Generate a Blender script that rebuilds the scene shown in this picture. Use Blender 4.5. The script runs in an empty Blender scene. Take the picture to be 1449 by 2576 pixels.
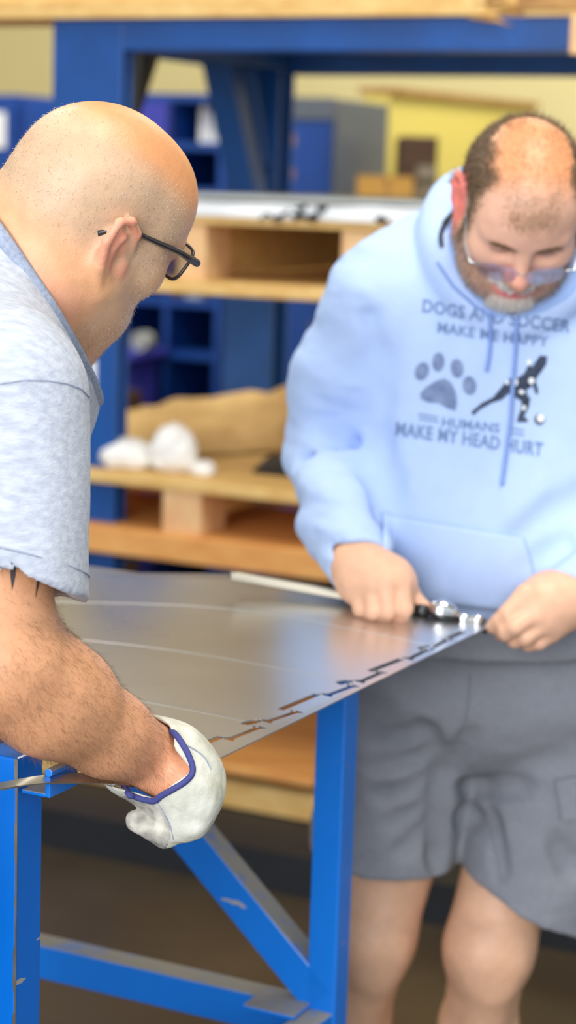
import bpy, bmesh, math, random
import numpy as np
from mathutils import Vector, Matrix
from mathutils.bvhtree import BVHTree

random.seed(7)
rng = np.random.default_rng(7)
scene = bpy.context.scene
COL = scene.collection

# ------------------------------------------------------------------ camera
F = 5000.0; CX, CY = 724.5, 1288.0
PITCH = math.radians(9.5); ROLL = math.radians(1.8)
CAM = Vector((0, 0, 1.6))
CR = Matrix.Rotation(math.pi/2 - PITCH, 3, 'X') @ Matrix.Rotation(ROLL, 3, 'Z')
cam_data = bpy.data.cameras.new('camera')
cam = bpy.data.objects.new('camera', cam_data); COL.objects.link(cam)
cam.matrix_world = Matrix.Translation(CAM) @ CR.to_4x4()
cam_data.sensor_fit = 'VERTICAL'; cam_data.sensor_height = 36.0; cam_data.sensor_width = 36.0
cam_data.lens = F/2576.0*36.0
cam_data.clip_start = 0.05; cam_data.clip_end = 60
cam_data.dof.use_dof = True
cam_data.dof.focus_distance = 1.96
cam_data.dof.aperture_fstop = 3.7
scene.camera = cam

# ------------------------------------------------------------------ world and lights
w = bpy.data.worlds.new('daylight'); scene.world = w; w.use_nodes = True
bg = w.node_tree.nodes['Background']
bg.inputs[0].default_value = (0.86, 0.93, 1.0, 1); bg.inputs[1].default_value = 0.9

def area(name, loc, target, sx, sy, power, color=(1, 1, 1)):
    l = bpy.data.lights.new(name, 'AREA'); l.shape = 'RECTANGLE'; l.size = sx; l.size_y = sy
    l.energy = power; l.color = color
    o = bpy.data.objects.new(name, l); COL.objects.link(o); o.location = loc
    o.rotation_euler = (Vector(target) - Vector(loc)).to_track_quat('-Z', 'Y').to_euler()
    return o
area('door_daylight', (-1.9, -3.0, 2.3), (0.2, 3.6, 1.1), 4.2, 3.0, 310, (0.98, 0.985, 1.0))
area('fill_lamp_front', (0.9, 2.0, 4.6), (0.6, 2.4, 1.0), 1.6, 1.0, 95, (1.0, 0.93, 0.80))  # this and the next two: unseen overhead fills, added for their light
area('fill_lamp_back', (1.5, 7.4, 4.6), (1.2, 8.0, 1.0), 1.8, 1.0, 150, (1.0, 0.95, 0.80))
area('fill_lamp_aisle', (-2.0, 5.6, 4.6), (-1.2, 6.8, 1.0), 1.8, 1.0, 120, (1.0, 0.95, 0.85))

vs = scene.view_settings
vs.view_transform = 'Standard'; vs.look = 'None'; vs.gamma = 1.0; vs.use_curve_mapping = False
vs.exposure = 0.06

# ------------------------------------------------------------------ maths helpers
def ray(px, py):
    return CR @ Vector(((px-CX)/F, -(py-CY)/F, -1.0))
def W(px, py, Y):                       # world point on a sight line at distance Y from the camera
    d = ray(px, py); return CAM + d*(Y/d.y)
def Wv(*a): return np.array(W(*a))
def srgb(r, g, b):
    def c(v):
        v /= 255.0
        return v/12.92 if v <= 0.04045 else ((v+0.055)/1.055)**2.4
    return (c(r), c(g), c(b))
def on_plane(px, py, O, N):
    d = ray(px, py); t = (O-CAM).dot(N)/d.dot(N); return CAM + d*t

# ------------------------------------------------------------------ materials
def mat(name, col, rough=0.5, metal=0.0, var=0.0, scale=8.0, stretch=(1, 1, 1), bump=0.0, bscale=60.0, col2=None,
        spec=0.5, sss=0.0, attr=None, coat=0.0, detail=4.0):
    m = bpy.data.materials.new(name); m.use_nodes = True
    nt = m.node_tree; b = nt.nodes['Principled BSDF']
    c = srgb(*col)
    b.inputs['Base Color'].default_value = (*c, 1)
    b.inputs['Roughness'].default_value = rough; b.inputs['Metallic'].default_value = metal
    b.inputs['Specular IOR Level'].default_value = spec
    if coat: b.inputs['Coat Weight'].default_value = coat
    if sss:
        b.inputs['Subsurface Weight'].default_value = sss
        b.inputs['Subsurface Radius'].default_value = (1.0, 0.35, 0.2); b.inputs['Subsurface Scale'].default_value = 0.006
    tc = nt.nodes.new('ShaderNodeTexCoord'); mp = nt.nodes.new('ShaderNodeMapping')
    mp.inputs['Scale'].default_value = stretch
    nt.links.new(tc.outputs['Object'], mp.inputs['Vector'])
    src = None
    if attr:
        a = nt.nodes.new('ShaderNodeAttribute'); a.attribute_name = attr; src = a.outputs['Color']
        nt.links.new(src, b.inputs['Base Color'])
    if var or col2:
        n = nt.nodes.new('ShaderNodeTexNoise'); n.inputs['Scale'].default_value = scale; n.inputs['Detail'].default_value = detail
        nt.links.new(mp.outputs[0], n.inputs['Vector'])
        rp = nt.nodes.new('ShaderNodeValToRGB'); rp.color_ramp.elements[0].position = 0.3; rp.color_ramp.elements[1].position = 0.7
        if attr:
            rp.color_ramp.elements[0].color = (1-var,)*3+(1,); rp.color_ramp.elements[1].color = (1, 1, 1, 1)
            mx = nt.nodes.new('ShaderNodeMix'); mx.data_type = 'RGBA'; mx.blend_type = 'MULTIPLY'; mx.inputs[0].default_value = 1
            nt.links.new(src, mx.inputs[6]); nt.links.new(rp.outputs[0], mx.inputs[7])
            nt.links.new(mx.outputs[2], b.inputs['Base Color'])
        else:
            c2 = srgb(*col2) if col2 else tuple(v*(1-var) for v in c)
            rp.color_ramp.elements[0].color = (*c2, 1); rp.color_ramp.elements[1].color = (*c, 1)
            nt.links.new(rp.outputs[0], b.inputs['Base Color'])
        nt.links.new(n.outputs[0], rp.inputs[0])
    if bump:
        n2 = nt.nodes.new('ShaderNodeTexNoise'); n2.inputs['Scale'].default_value = bscale; n2.inputs['Detail'].default_value = 3
        nt.links.new(mp.outputs[0], n2.inputs['Vector'])
        bp = nt.nodes.new('ShaderNodeBump'); bp.inputs['Strength'].default_value = 1.0; bp.inputs['Distance'].default_value = bump
        nt.links.new(n2.outputs[0], bp.inputs['Height']); nt.links.new(bp.outputs[0], b.inputs['Normal'])
    return m

M = {}
M['rack_blue'] = mat('rack_blue', (4, 80, 160), 0.42, var=0.35, scale=5, bump=0.0005, bscale=30)
M['cab_blue'] = mat('cabinet_blue', (14, 70, 158), 0.45, var=0.25, scale=3)
M['cab_grey'] = mat('cabinet_grey', (96, 104, 120), 0.5, var=0.2, scale=4)
M['purple'] = mat('bin_purple', (62, 66, 178), 0.45, var=0.15, scale=6)
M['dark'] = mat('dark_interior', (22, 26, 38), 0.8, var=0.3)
M['black_steel'] = mat('black_steel', (30, 32, 38), 0.55, var=0.3)
M['wood'] = mat('pine_wood', (238, 200, 130), 0.62, col2=(214, 166, 92), scale=3.0, stretch=(1.5, 9, 9), bump=0.0006, bscale=14)
M['wood_orange'] = mat('orange_wood', (240, 178, 104), 0.6, col2=(222, 150, 78), scale=2.5, stretch=(1.2, 8, 8), bump=0.0005, bscale=12)
M['wood_end'] = mat('wood_end_grain', (240, 205, 150), 0.7, col2=(228, 170, 120), scale=14, bump=0.0006)
M['wood_dark'] = mat('weathered_wood', (196, 150, 88), 0.7, col2=(150, 104, 56), scale=3, stretch=(1.2, 8, 8))
M['kraft'] = mat('kraft_paper', (212, 178, 118), 0.75, col2=(190, 152, 94), scale=7, bump=0.002, bscale=18)
M['white_wrap'] = mat('white_wrap', (248, 250, 252), 0.4, var=0.06, scale=9, bump=0.001, bscale=12)
M['grey_wrap'] = mat('grey_sheet_stock', (168, 172, 170), 0.5, var=0.15, scale=5)
M['ink'] = mat('black_ink', (28, 34, 40), 0.6)
M['white_rag'] = mat('white_rag', (246, 246, 244), 0.85, var=0.08, scale=20, bump=0.002, bscale=60)
M['wall'] = mat('cream_wall_paint', (222, 210, 158), 0.8, var=0.06, scale=1.5)
M['yellow'] = mat('yellow_partition_paint', (234, 216, 116), 0.7, var=0.08, scale=1.2)
M['ceiling'] = mat('ceiling_paint', (214, 210, 196), 0.9)
M['floor'] = mat('brown_concrete', (78, 66, 48), 0.42, col2=(50, 42, 32), scale=1.6, bump=0.001, bscale=20, detail=8)
M['cardboard'] = mat('cardboard', (214, 166, 84), 0.8, var=0.12, scale=3)
M['brown'] = mat('dark_brown_veneer', (78, 52, 32), 0.6, var=0.25, scale=3)
M['machine_grey'] = mat('machine_grey', (130, 120, 104), 0.5, var=0.3, scale=10)
M['paper'] = mat('white_paper', (246, 248, 250), 0.7)
M['bare'] = mat('bare_steel', (196, 190, 182), 0.35, metal=0.8, var=0.4, scale=30)

def chipped_paint(name, col, thresh):
    """blue enamel with scuffs worn to grey steel on the paint's own pattern"""
    m = mat(name, col, 0.34, var=0.12, scale=4, bump=0.0003, bscale=40, coat=0.15)
    nt = m.node_tree; b = nt.nodes['Principled BSDF']
    base = b.inputs['Base Color'].links[0].from_socket
    tc = nt.nodes.new('ShaderNodeTexCoord')
    mp = nt.nodes.new('ShaderNodeMapping'); mp.inputs['Scale'].default_value = (14, 14, 40)
    nt.links.new(tc.outputs['Object'], mp.inputs[0])
    n = nt.nodes.new('ShaderNodeTexNoise'); n.inputs['Scale'].default_value = 1.0; n.inputs['Detail'].default_value = 6
    nt.links.new(mp.outputs[0], n.inputs['Vector'])
    r = nt.nodes.new('ShaderNodeValToRGB'); r.color_ramp.elements[0].position = thresh; r.color_ramp.elements[1].position = thresh+0.012
    nt.links.new(n.outputs[0], r.inputs[0])
    mx = nt.nodes.new('ShaderNodeMix'); mx.data_type = 'RGBA'
    mx.inputs[7].default_value = (*srgb(170, 165, 160), 1)
    nt.links.new(r.outputs[0], mx.inputs[0]); nt.links.new(base, mx.inputs[6]); nt.links.new(mx.outputs[2], b.inputs['Base Color'])
    return m
M['table_blue'] = chipped_paint('table_blue', (0, 120, 224), 0.70)
M['table_blue_worn'] = chipped_paint('table_blue_worn', (0, 114, 220), 0.655)

def dusty_top(m):
    """grey dust that lies on the upward faces"""
    nt = m.node_tree; b = nt.nodes['Principled BSDF']
    base = b.inputs['Base Color'].links[0].from_socket
    g = nt.nodes.new('ShaderNodeNewGeometry'); s = nt.nodes.new('ShaderNodeSeparateXYZ')
    nt.links.new(g.outputs['True Normal'], s.inputs[0])
    r = nt.nodes.new('ShaderNodeValToRGB'); r.color_ramp.elements[0].position = 0.3; r.color_ramp.elements[1].position = 0.5
    nt.links.new(s.outputs[2], r.inputs[0])
    n = nt.nodes.new('ShaderNodeTexNoise'); n.inputs['Scale'].default_value = 14; n.inputs['Detail'].default_value = 5
    r2 = nt.nodes.new('ShaderNodeValToRGB'); r2.color_ramp.elements[0].position = 0.3; r2.color_ramp.elements[1].position = 0.45
    r2.color_ramp.elements[0].color = (0.35, 0.35, 0.35, 1)
    nt.links.new(n.outputs[0], r2.inputs[0])
    mu = nt.nodes.new('ShaderNodeMath'); mu.operation = 'MULTIPLY'
    nt.links.new(r.outputs[0], mu.inputs[0]); nt.links.new(r2.outputs[0], mu.inputs[1])
    mx = nt.nodes.new('ShaderNodeMix'); mx.data_type = 'RGBA'; mx.inputs[7].default_value = (*srgb(150, 146, 138), 1)
    nt.links.new(mu.outputs[0], mx.inputs[0]); nt.links.new(base, mx.inputs[6]); nt.links.new(mx.outputs[2], b.inputs['Base Color'])
    mr = nt.nodes.new('ShaderNodeMath'); mr.operation = 'MULTIPLY_ADD'; mr.inputs[1].default_value = 0.5; mr.inputs[2].default_value = 0.34
    nt.links.new(mu.outputs[0], mr.inputs[0]); nt.links.new(mr.outputs[0], b.inputs['Roughness'])
dusty_top(M['table_blue'])

def brushed_sheet():
    m = mat('brushed_sheet_steel', (222, 221, 220), 0.3, metal=1.0, var=0.10, scale=2.2, stretch=(1, 1, 1), bump=0.00012, bscale=26)
    nt = m.node_tree; b = nt.nodes['Principled BSDF']
    n = nt.nodes.new('ShaderNodeTexNoise'); n.inputs['Scale'].default_value = 3; n.inputs['Detail'].default_value = 5
    r = nt.nodes.new('ShaderNodeMapRange'); r.inputs[3].default_value = 0.22; r.inputs[4].default_value = 0.38
    nt.links.new(n.outputs[0], r.inputs[0]); nt.links.new(r.outputs[0], b.inputs['Roughness'])
    return m
M['sheet'] = brushed_sheet()
M['sheet_edge'] = mat('cut_steel_edge', (226, 228, 232), 0.3, metal=1.0)
M['chrome'] = mat('polished_chrome', (222, 224, 226), 0.12, metal=1.0)
M['tool_bar'] = mat('pale_steel_bar', (224, 218, 200), 0.45, metal=0.35, var=0.1)
M['tool_dark'] = mat('dark_tool_steel', (70, 72, 74), 0.3, metal=0.9)

M['skin'] = mat('skin', (225, 170, 135), 0.46, attr='Col', var=0.10, scale=70, bump=0.0004, bscale=320, sss=0.12, spec=0.4)
M['tee'] = mat('heather_grey_cotton', (200, 206, 218), 0.92, col2=(172, 179, 194), scale=150, stretch=(0.35, 1, 1.2), bump=0.0005, bscale=500, spec=0.1)
M['rib'] = mat('grey_rib_knit', (164, 174, 194), 0.92, col2=(140, 148, 168), scale=220, bump=0.0006, bscale=400, spec=0.1)
M['hoodie'] = mat('pale_blue_fleece', (186, 209, 250), 0.95, var=0.05, scale=40, bump=0.0006, bscale=260, spec=0.08)
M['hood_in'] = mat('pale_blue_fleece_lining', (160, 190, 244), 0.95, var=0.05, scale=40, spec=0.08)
M['print'] = mat('faded_blue_print', (122, 146, 190), 0.9, var=0.1, scale=90, spec=0.05)
M['print_paw'] = mat('faded_slate_print', (138, 156, 192), 0.9, col2=(108, 126, 164), scale=60, spec=0.05)
M['print_dark'] = mat('dark_slate_print', (74, 84, 104), 0.85, col2=(56, 62, 78), scale=70, spec=0.05)
M['print_white'] = mat('white_print', (246, 248, 250), 0.8)
M['cord'] = mat('blue_cord', (140, 168, 228), 0.9, var=0.1, scale=200, spec=0.05)
M['undershirt'] = mat('grey_undershirt', (136, 138, 146), 0.92, var=0.1, scale=90, bump=0.0005, bscale=300, spec=0.1)
M['shorts'] = mat('charcoal_shorts_cotton', (142, 144, 152), 0.9, var=0.10, scale=120, bump=0.0005, bscale=400, spec=0.1)
M['jeans'] = mat('dark_blue_denim', (54, 66, 92), 0.9, var=0.2, scale=90, spec=0.1)
M['boot'] = mat('brown_leather', (70, 52, 40), 0.6, var=0.2, scale=20)
M['sock'] = mat('grey_sock', (150, 152, 156), 0.95, var=0.1, scale=90)
M['leather'] = mat('white_work_leather', (224, 224, 212), 0.85, col2=(180, 180, 166), scale=30, bump=0.0007, bscale=180, spec=0.15)
M['leather_soiled'] = mat('soiled_leather', (216, 212, 198), 0.85, col2=(84, 82, 80), scale=42, bump=0.0006, bscale=160, spec=0.15)
M['piping'] = mat('navy_piping', (66, 72, 136), 0.8, var=0.15, scale=300, bump=0.0003, bscale=600)
M['frame_black'] = mat('black_glasses_frame', (46, 42, 46), 0.3, var=0.15, scale=60)
M['hair_brown'] = mat('brown_grey_hair', (96, 76, 58), 0.6, attr='Col', spec=0.3)
M['hair_arm'] = mat('brown_arm_hair', (120, 88, 62), 0.6, spec=0.2)
M['tattoo'] = mat('faded_tattoo_ink', (70, 62, 64), 0.6)

def lens(name, tint, rough=0.02, alpha=0.35):
    m = bpy.data.materials.new(name); m.use_nodes = True
    nt = m.node_tree; nt.nodes.clear()
    o = nt.nodes.new('ShaderNodeOutputMaterial'); t = nt.nodes.new('ShaderNodeBsdfTransparent'); g = nt.nodes.new('ShaderNodeBsdfGlossy')
    t.inputs[0].default_value = (*tint, 1); g.inputs['Roughness'].default_value = rough
    mx = nt.nodes.new('ShaderNodeMixShader'); mx.inputs[0].default_value = alpha
    nt.links.new(t.outputs[0], mx.inputs[1]); nt.links.new(g.outputs[0], mx.inputs[2]); nt.links.new(mx.outputs[0], o.inputs[0])
    return m
M['lens'] = lens('clear_coated_lens', (0.72, 0.78, 0.86), alpha=0.4)
M['lens_violet'] = lens('violet_coated_lens', (0.80, 0.76, 0.98), 0.15, 0.22)

# ------------------------------------------------------------------ object helpers
ORG = {}
def empty(name, loc, label=None, cat=None, group=None, kind=None):
    o = bpy.data.objects.new(name, None); COL.objects.link(o); o.location = loc; o.empty_display_size = 0.1
    ORG[o.name] = Vector(loc)
    tag(o, label, cat, group, kind); return o
def tag(o, label=None, cat=None, group=None, kind=None):
    if label: o['label'] = label
    if cat: o['category'] = cat
    if group: o['group'] = group
    if kind: o['kind'] = kind
    return o
def mesh_obj(name, verts, faces, m, parent=None, smooth=False, bevel=0.0, label=None, kind=None, loc=None, cols=None):
    v = np.asarray(verts, dtype=np.float64).reshape(-1, 3)
    if parent is not None:
        org = ORG[parent.name]
    else:
        org = Vector(loc) if loc is not None else Vector((v[:, 0].mean(), v[:, 1].mean(), v[:, 2].min()))
    me = bpy.data.meshes.new(name)
    v = v - np.array(org)
    if isinstance(faces, np.ndarray):
        k = faces.shape[1]
        me.vertices.add(len(v)); me.vertices.foreach_set('co', v.astype(np.float32).ravel())
        me.loops.add(faces.size); me.loops.foreach_set('vertex_index', faces.astype(np.int32).ravel())
        me.polygons.add(len(faces)); me.polygons.foreach_set('loop_start', np.arange(0, faces.size, k, dtype=np.int32))
        me.update(calc_edges=True)
    else:
        me.from_pydata([tuple(p) for p in v], [], [tuple(int(i) for i in f) for f in faces])
        me.update()
    if smooth: me.polygons.foreach_set('use_smooth', np.ones(len(me.polygons), dtype=bool))
    if cols is not None:
        ca = me.color_attributes.new('Col', 'FLOAT_COLOR', 'POINT')
        ca.data.foreach_set('color', np.concatenate([cols, np.ones((len(cols), 1))], 1).astype(np.float32).ravel())
    me.materials.append(m if not isinstance(m, str) else M[m])
    o = bpy.data.objects.new(name, me); COL.objects.link(o)
    if parent is not None:
        o.parent = parent; ORG[o.name] = org
    else:
        o.location = org; ORG[o.name] = org
    if bevel:
        b = o.modifiers.new('b', 'BEVEL'); b.width = bevel; b.segments = 2; b.limit_method = 'ANGLE'
    if label: o['label'] = label
    if kind: o['kind'] = kind
    return o

BOXF = [(0, 3, 2, 1), (4, 5, 6, 7), (0, 1, 5, 4), (1, 2, 6, 5), (2, 3, 7, 6), (3, 0, 4, 7)]
class MB:
    def __init__(s): s.v = []; s.f = []
    def add(s, v, f):
        b = len(s.v); s.v += [tuple(p) for p in v]; s.f += [tuple(b+i for i in q) for q in f]; return s
    def box(s, o, ex, ey, ez):           # corner o, edge vectors
        o, ex, ey, ez = map(Vector, (o, ex, ey, ez))
        return s.add([o, o+ex, o+ex+ey, o+ey, o+ez, o+ex+ez, o+ex+ey+ez, o+ey+ez], BOXF)
    def bar(s, a, b, wdir, wd, th):      # square bar a->b: width along wdir, thickness across
        a, b = Vector(a), Vector(b); t = (b-a).normalized(); wv = Vector(wdir); wv = (wv-t*wv.dot(t)).normalized(); n = t.cross(wv)
        o = a-wv*wd/2-n*th/2
        return s.box(o, b-a, wv*wd, n*th) if (b-a).cross(wv).dot(n) > 0 else s.box(o, wv*wd, b-a, n*th)
    def tube(s, pts, r, n=8, caps=True):
        pts = [Vector(p) for p in pts]; rs = r if isinstance(r, (list, tuple)) else [r]*len(pts)
        prev = None; rings = []
        for i, p in enumerate(pts):
            t = (pts[min(i+1, len(pts)-1)]-pts[max(i-1, 0)]).normalized()
            if prev is None: u = t.orthogonal().normalized()
            else: u = (prev-t*prev.dot(t)).normalized()
            prev = u; vv = t.cross(u); b = len(s.v)
            for k in range(n):
                a = 2*math.pi*k/n; s.v.append(tuple(p+(u*math.cos(a)+vv*math.sin(a))*rs[i]))
            rings.append(b)
        for i in range(len(rings)-1):
            for k in range(n):
                a, b = rings[i], rings[i+1]; s.f.append((a+k, a+(k+1) % n, b+(k+1) % n, b+k))
        if caps:
            s.f.append(tuple(rings[0]+k for k in reversed(range(n)))); s.f.append(tuple(rings[-1]+k for k in range(n)))
        return s
    def build(s, name, m, parent=None, **k): return mesh_obj(name, s.v, s.f, m, parent, **k)
def spline(pts, n=6, closed=False):
    P = [Vector(p) for p in pts]; out = []; L = len(P)
    rngi = range(L) if closed else range(L-1)
    for i in rngi:
        if closed: p0, p1, p2, p3 = P[(i-1) % L], P[i], P[(i+1) % L], P[(i+2) % L]
        else: p0, p1, p2, p3 = P[max(i-1, 0)], P[i], P[i+1], P[min(i+2, L-1)]
        for k in range(n):
            t = k/n
            out.append(0.5*((2*p1)+(-p0+p2)*t+(2*p0-5*p1+4*p2-p3)*t*t+(-p0+3*p1-3*p2+p3)*t**3))
    if not closed: out.append(P[-1])
    return out
def tube_closed(pts, r, n=8):
    b = MB(); b.tube(list(pts)+[pts[0]], r, n, caps=False); return b

# ------------------------------------------------------------------ noise + signed distance modelling
def _h(ix, iy, iz):
    h = (ix*374761393 + iy*668265263 + iz*1440662683) & 0xffffffff
    h = ((h ^ (h >> 13))*1274126177) & 0xffffffff
    return ((h ^ (h >> 16)) & 0xffff)/65535.0
def vnoise(P):
    i = np.floor(P).astype(np.int64); f = P-i; f = f*f*(3-2*f); r = 0
    for dx in (0, 1):
        for dy in (0, 1):
            for dz in (0, 1):
                wgt = (f[..., 0] if dx else 1-f[..., 0])*(f[..., 1] if dy else 1-f[..., 1])*(f[..., 2] if dz else 1-f[..., 2])
                r = r + wgt*_h(i[..., 0]+dx, i[..., 1]+dy, i[..., 2]+dz)
    return r*2-1
def fbm(P, o=3):
    r = 0; a = 1.0
    for _ in range(o): r = r+a*vnoise(P); P = P*2.03+7.1; a *= 0.5
    return r
def smin(a, b, k):
    h = np.maximum(k-np.abs(a-b), 0)/k; return np.minimum(a, b)-h*h*k*0.25

class Prim:
    __slots__ = ('fn', 'lo', 'hi', 'k', 'op')
class SDF:
    BIG = 0.25
    def __init__(s): s.p = []; s.post = []
    def _add(s, fn, lo, hi, k, op):
        q = Prim(); q.fn = fn; q.lo = np.array(lo, float); q.hi = np.array(hi, float); q.k = max(k, 1e-4); q.op = op; s.p.append(q); return s
    def cap(s, a, b, ra, rb=None, k=0.01, op='u'):
        a = np.array(a, float); b = np.array(b, float); rb = ra if rb is None else rb
        ab = b-a; L2 = max(ab@ab, 1e-12)
        def fn(P):
            t = np.clip(((P-a)@ab)/L2, 0, 1)
            return np.sqrt(((P-a-t[:, None]*ab)**2).sum(1))-(ra+(rb-ra)*t)
        m = max(ra, rb)
        return s._add(fn, np.minimum(a, b)-m, np.maximum(a, b)+m, k, op)
    def chain(s, pts, rs, k=0.006, op='u', k0=None):
        for i in range(len(pts)-1): s.cap(pts[i], pts[i+1], rs[i], rs[i+1], k0 if (k0 is not None and i == 0) else k, op)
        return s
    def ell(s, c, r, R=None, k=0.01, op='u'):
        c = np.array(c, float); r = np.array(r, float); Rm = np.eye(3) if R is None else np.array(R, float)
        def fn(P):
            q = (P-c)@Rm; k0 = np.sqrt(((q/r)**2).sum(1)); k1 = np.sqrt(((q/(r*r))**2).sum(1))
            return k0*(k0-1)/np.maximum(k1, 1e-9)
        ext = np.sqrt(((Rm*r)**2).sum(1))
        return s._add(fn, c-ext, c+ext, k, op)
    def group(s, g, k=0.01, op='u'):                   # a whole shape as one primitive
        lo, hi = g.bounds()
        return s._add(lambda P: g(P[None])[0], lo+0.02, hi-0.02, k, op)
    def half(s, c, n, lo, hi, k=0.001, op='s'):       # removes the side the normal points to, inside a box
        c = np.array(c, float); n = np.array(n, float); n = n/np.linalg.norm(n)
        return s._add(lambda P: -((P-c)@n), lo, hi, k, op)
    def __call__(s, P):                                # P (nblock, npts, 3)
        shp = P.shape[:2]; lo = P.min(1); hi = P.max(1)
        d = np.full(shp, s.BIG)
        for q in s.p:
            mg = max(4.5*q.k, 0.06)
            m = np.all((lo <= q.hi+mg) & (hi >= q.lo-mg), 1)
            if not m.any(): continue
            v = q.fn(P[m].reshape(-1, 3)).reshape(-1, shp[1]); dd = d[m]
            if q.op == 'u': d[m] = smin(dd, v, q.k)
            else: d[m] = -smin(-dd, v, q.k)
        for fn in s.post:
            m = np.abs(d).min(1) < 0.05
            if m.any(): d[m] = d[m]+fn(P[m].reshape(-1, 3)).reshape(-1, shp[1])
        return d
    def bounds(s):
        u = [q for q in s.p if q.op == 'u']
        return np.min([q.lo for q in u], 0)-0.02, np.max([q.hi for q in u], 0)+0.02
    def mesh(s, h, smooth=2):
        lo, hi = s.bounds(); B = 8; st = B*h
        nb = np.ceil((hi-lo)/st).astype(int)
        ii = np.stack(np.meshgrid(*[np.arange(n) for n in nb], indexing='ij'), -1).reshape(-1, 3)
        act = []
        for c in np.array_split(ii, max(1, len(ii)//4000)):
            cen = lo+(c+0.5)*st; d = s(cen[:, None, :])[:, 0]
            act.append(c[np.abs(d) < st*1.9+0.008])
        act = np.concatenate(act); dims = nb*B+2
        g9 = np.stack(np.meshgrid(*[np.arange(9)]*3, indexing='ij'), -1).reshape(-1, 3)
        VID, VP, Q = [], [], []
        off = np.array([(a, b, c) for a in (0, 1) for b in (0, 1) for c in (0, 1)])
        edges = [(i, j) for i in range(8) for j in range(i+1, 8) if np.abs(off[i]-off[j]).sum() == 1]
        gid = lambda c: (c[..., 0]*dims[1]+c[..., 1])*dims[2]+c[..., 2]
        for blk in np.array_split(act, max(1, len(act)//300)):
            G = blk[:, None, :]*B+g9[None]
            d = s(lo+G*h).reshape(-1, 9, 9, 9); sg = d < 0
            cnt = sum(sg[:, a:a+8, b:b+8, c:c+8].astype(np.int8) for a, b, c in off)
            m = np.argwhere((cnt > 0) & (cnt < 8))
            if len(m):
                vals = np.stack([d[m[:, 0], m[:, 1]+a, m[:, 2]+b, m[:, 3]+c] for a, b, c in off], 1)
                acc = np.zeros((len(m), 3)); n = np.zeros(len(m))
                for i, j in edges:
                    x = (vals[:, i] < 0) != (vals[:, j] < 0)
                    t = np.where(x, vals[:, i]/np.where(x, vals[:, i]-vals[:, j], 1), 0)
                    acc += x[:, None]*(off[i]+t[:, None]*(off[j]-off[i])); n += x
                cell = blk[m[:, 0]]*B+m[:, 1:]
                VID.append(gid(cell)); VP.append(lo+(cell+acc/n[:, None])*h)
            for ax in range(3):
                sl0 = [slice(0, 8)]*3; sl1 = list(sl0); sl1[ax] = slice(1, 9)
                a0 = sg[(slice(None), *sl0)]; a1 = sg[(slice(None), *sl1)]
                e = np.argwhere(a0 != a1)
                if not len(e): continue
                c = blk[e[:, 0]]*B+e[:, 1:]; b1 = np.zeros(3, int); b2 = np.zeros(3, int)
                b1[(ax+1) % 3] = 1; b2[(ax+2) % 3] = 1
                q = np.stack([gid(c), gid(c-b1), gid(c-b1-b2), gid(c-b2)], 1)
                fl = ~a0[e[:, 0], e[:, 1], e[:, 2], e[:, 3]]
                q[fl] = q[fl][:, ::-1]; Q.append(q)
        VID = np.concatenate(VID); VP = np.concatenate(VP); Q = np.concatenate(Q)
        o = np.argsort(VID); VID = VID[o]; VP = VP[o]
        ix = np.searchsorted(VID, Q); ix = np.minimum(ix, len(VID)-1)
        ok = (VID[ix] == Q).all(1); Fq = ix[ok]
        for _ in range(smooth):
            e = np.concatenate([Fq[:, [0, 1]], Fq[:, [1, 2]], Fq[:, [2, 3]], Fq[:, [3, 0]]])
            deg = np.bincount(e.ravel(), minlength=len(VP)).astype(float)
            S = np.stack([np.bincount(e[:, 0], VP[e[:, 1], c], len(VP))+np.bincount(e[:, 1], VP[e[:, 0], c], len(VP)) for c in range(3)], 1)
            VP = VP+0.5*(S/np.maximum(deg, 1)[:, None]-VP)
        return VP, Fq
def normals(V, Fq):
    n = np.cross(V[Fq[:, 2]]-V[Fq[:, 0]], V[Fq[:, 3]]-V[Fq[:, 1]])
    out = np.stack([sum(np.bincount(Fq[:, i], n[:, c], len(V)) for i in range(4)) for c in range(3)], 1)
    return out/np.maximum(np.linalg.norm(out, axis=1, keepdims=True), 1e-12)
def drop_islands(V, Fq, keep=400):
    lab = np.arange(len(V))
    e = np.concatenate([Fq[:, [0, 1]], Fq[:, [1, 2]], Fq[:, [2, 3]], Fq[:, [3, 0]]])
    while True:
        new = lab.copy(); np.minimum.at(new, e[:, 0], lab[e[:, 1]]); np.minimum.at(new, e[:, 1], lab[e[:, 0]])
        new = new[new]
        if (new == lab).all(): break
        lab = new
    cnt = np.bincount(lab, minlength=len(V)); ok = lab == cnt.argmax()
    idx = np.cumsum(ok)-1; Fk = Fq[ok[Fq].all(1)]
    return V[ok], idx[Fk]
def sdf_obj(name, sdf, h, m, parent, smooth=2, **k):
    V, Fq = sdf.mesh(h, smooth); V, Fq = drop_islands(V, Fq)
    o = mesh_obj(name, V, Fq, m, parent, smooth=True, **k); o['_n'] = len(V); del o['_n']
    return o, V, Fq
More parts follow.
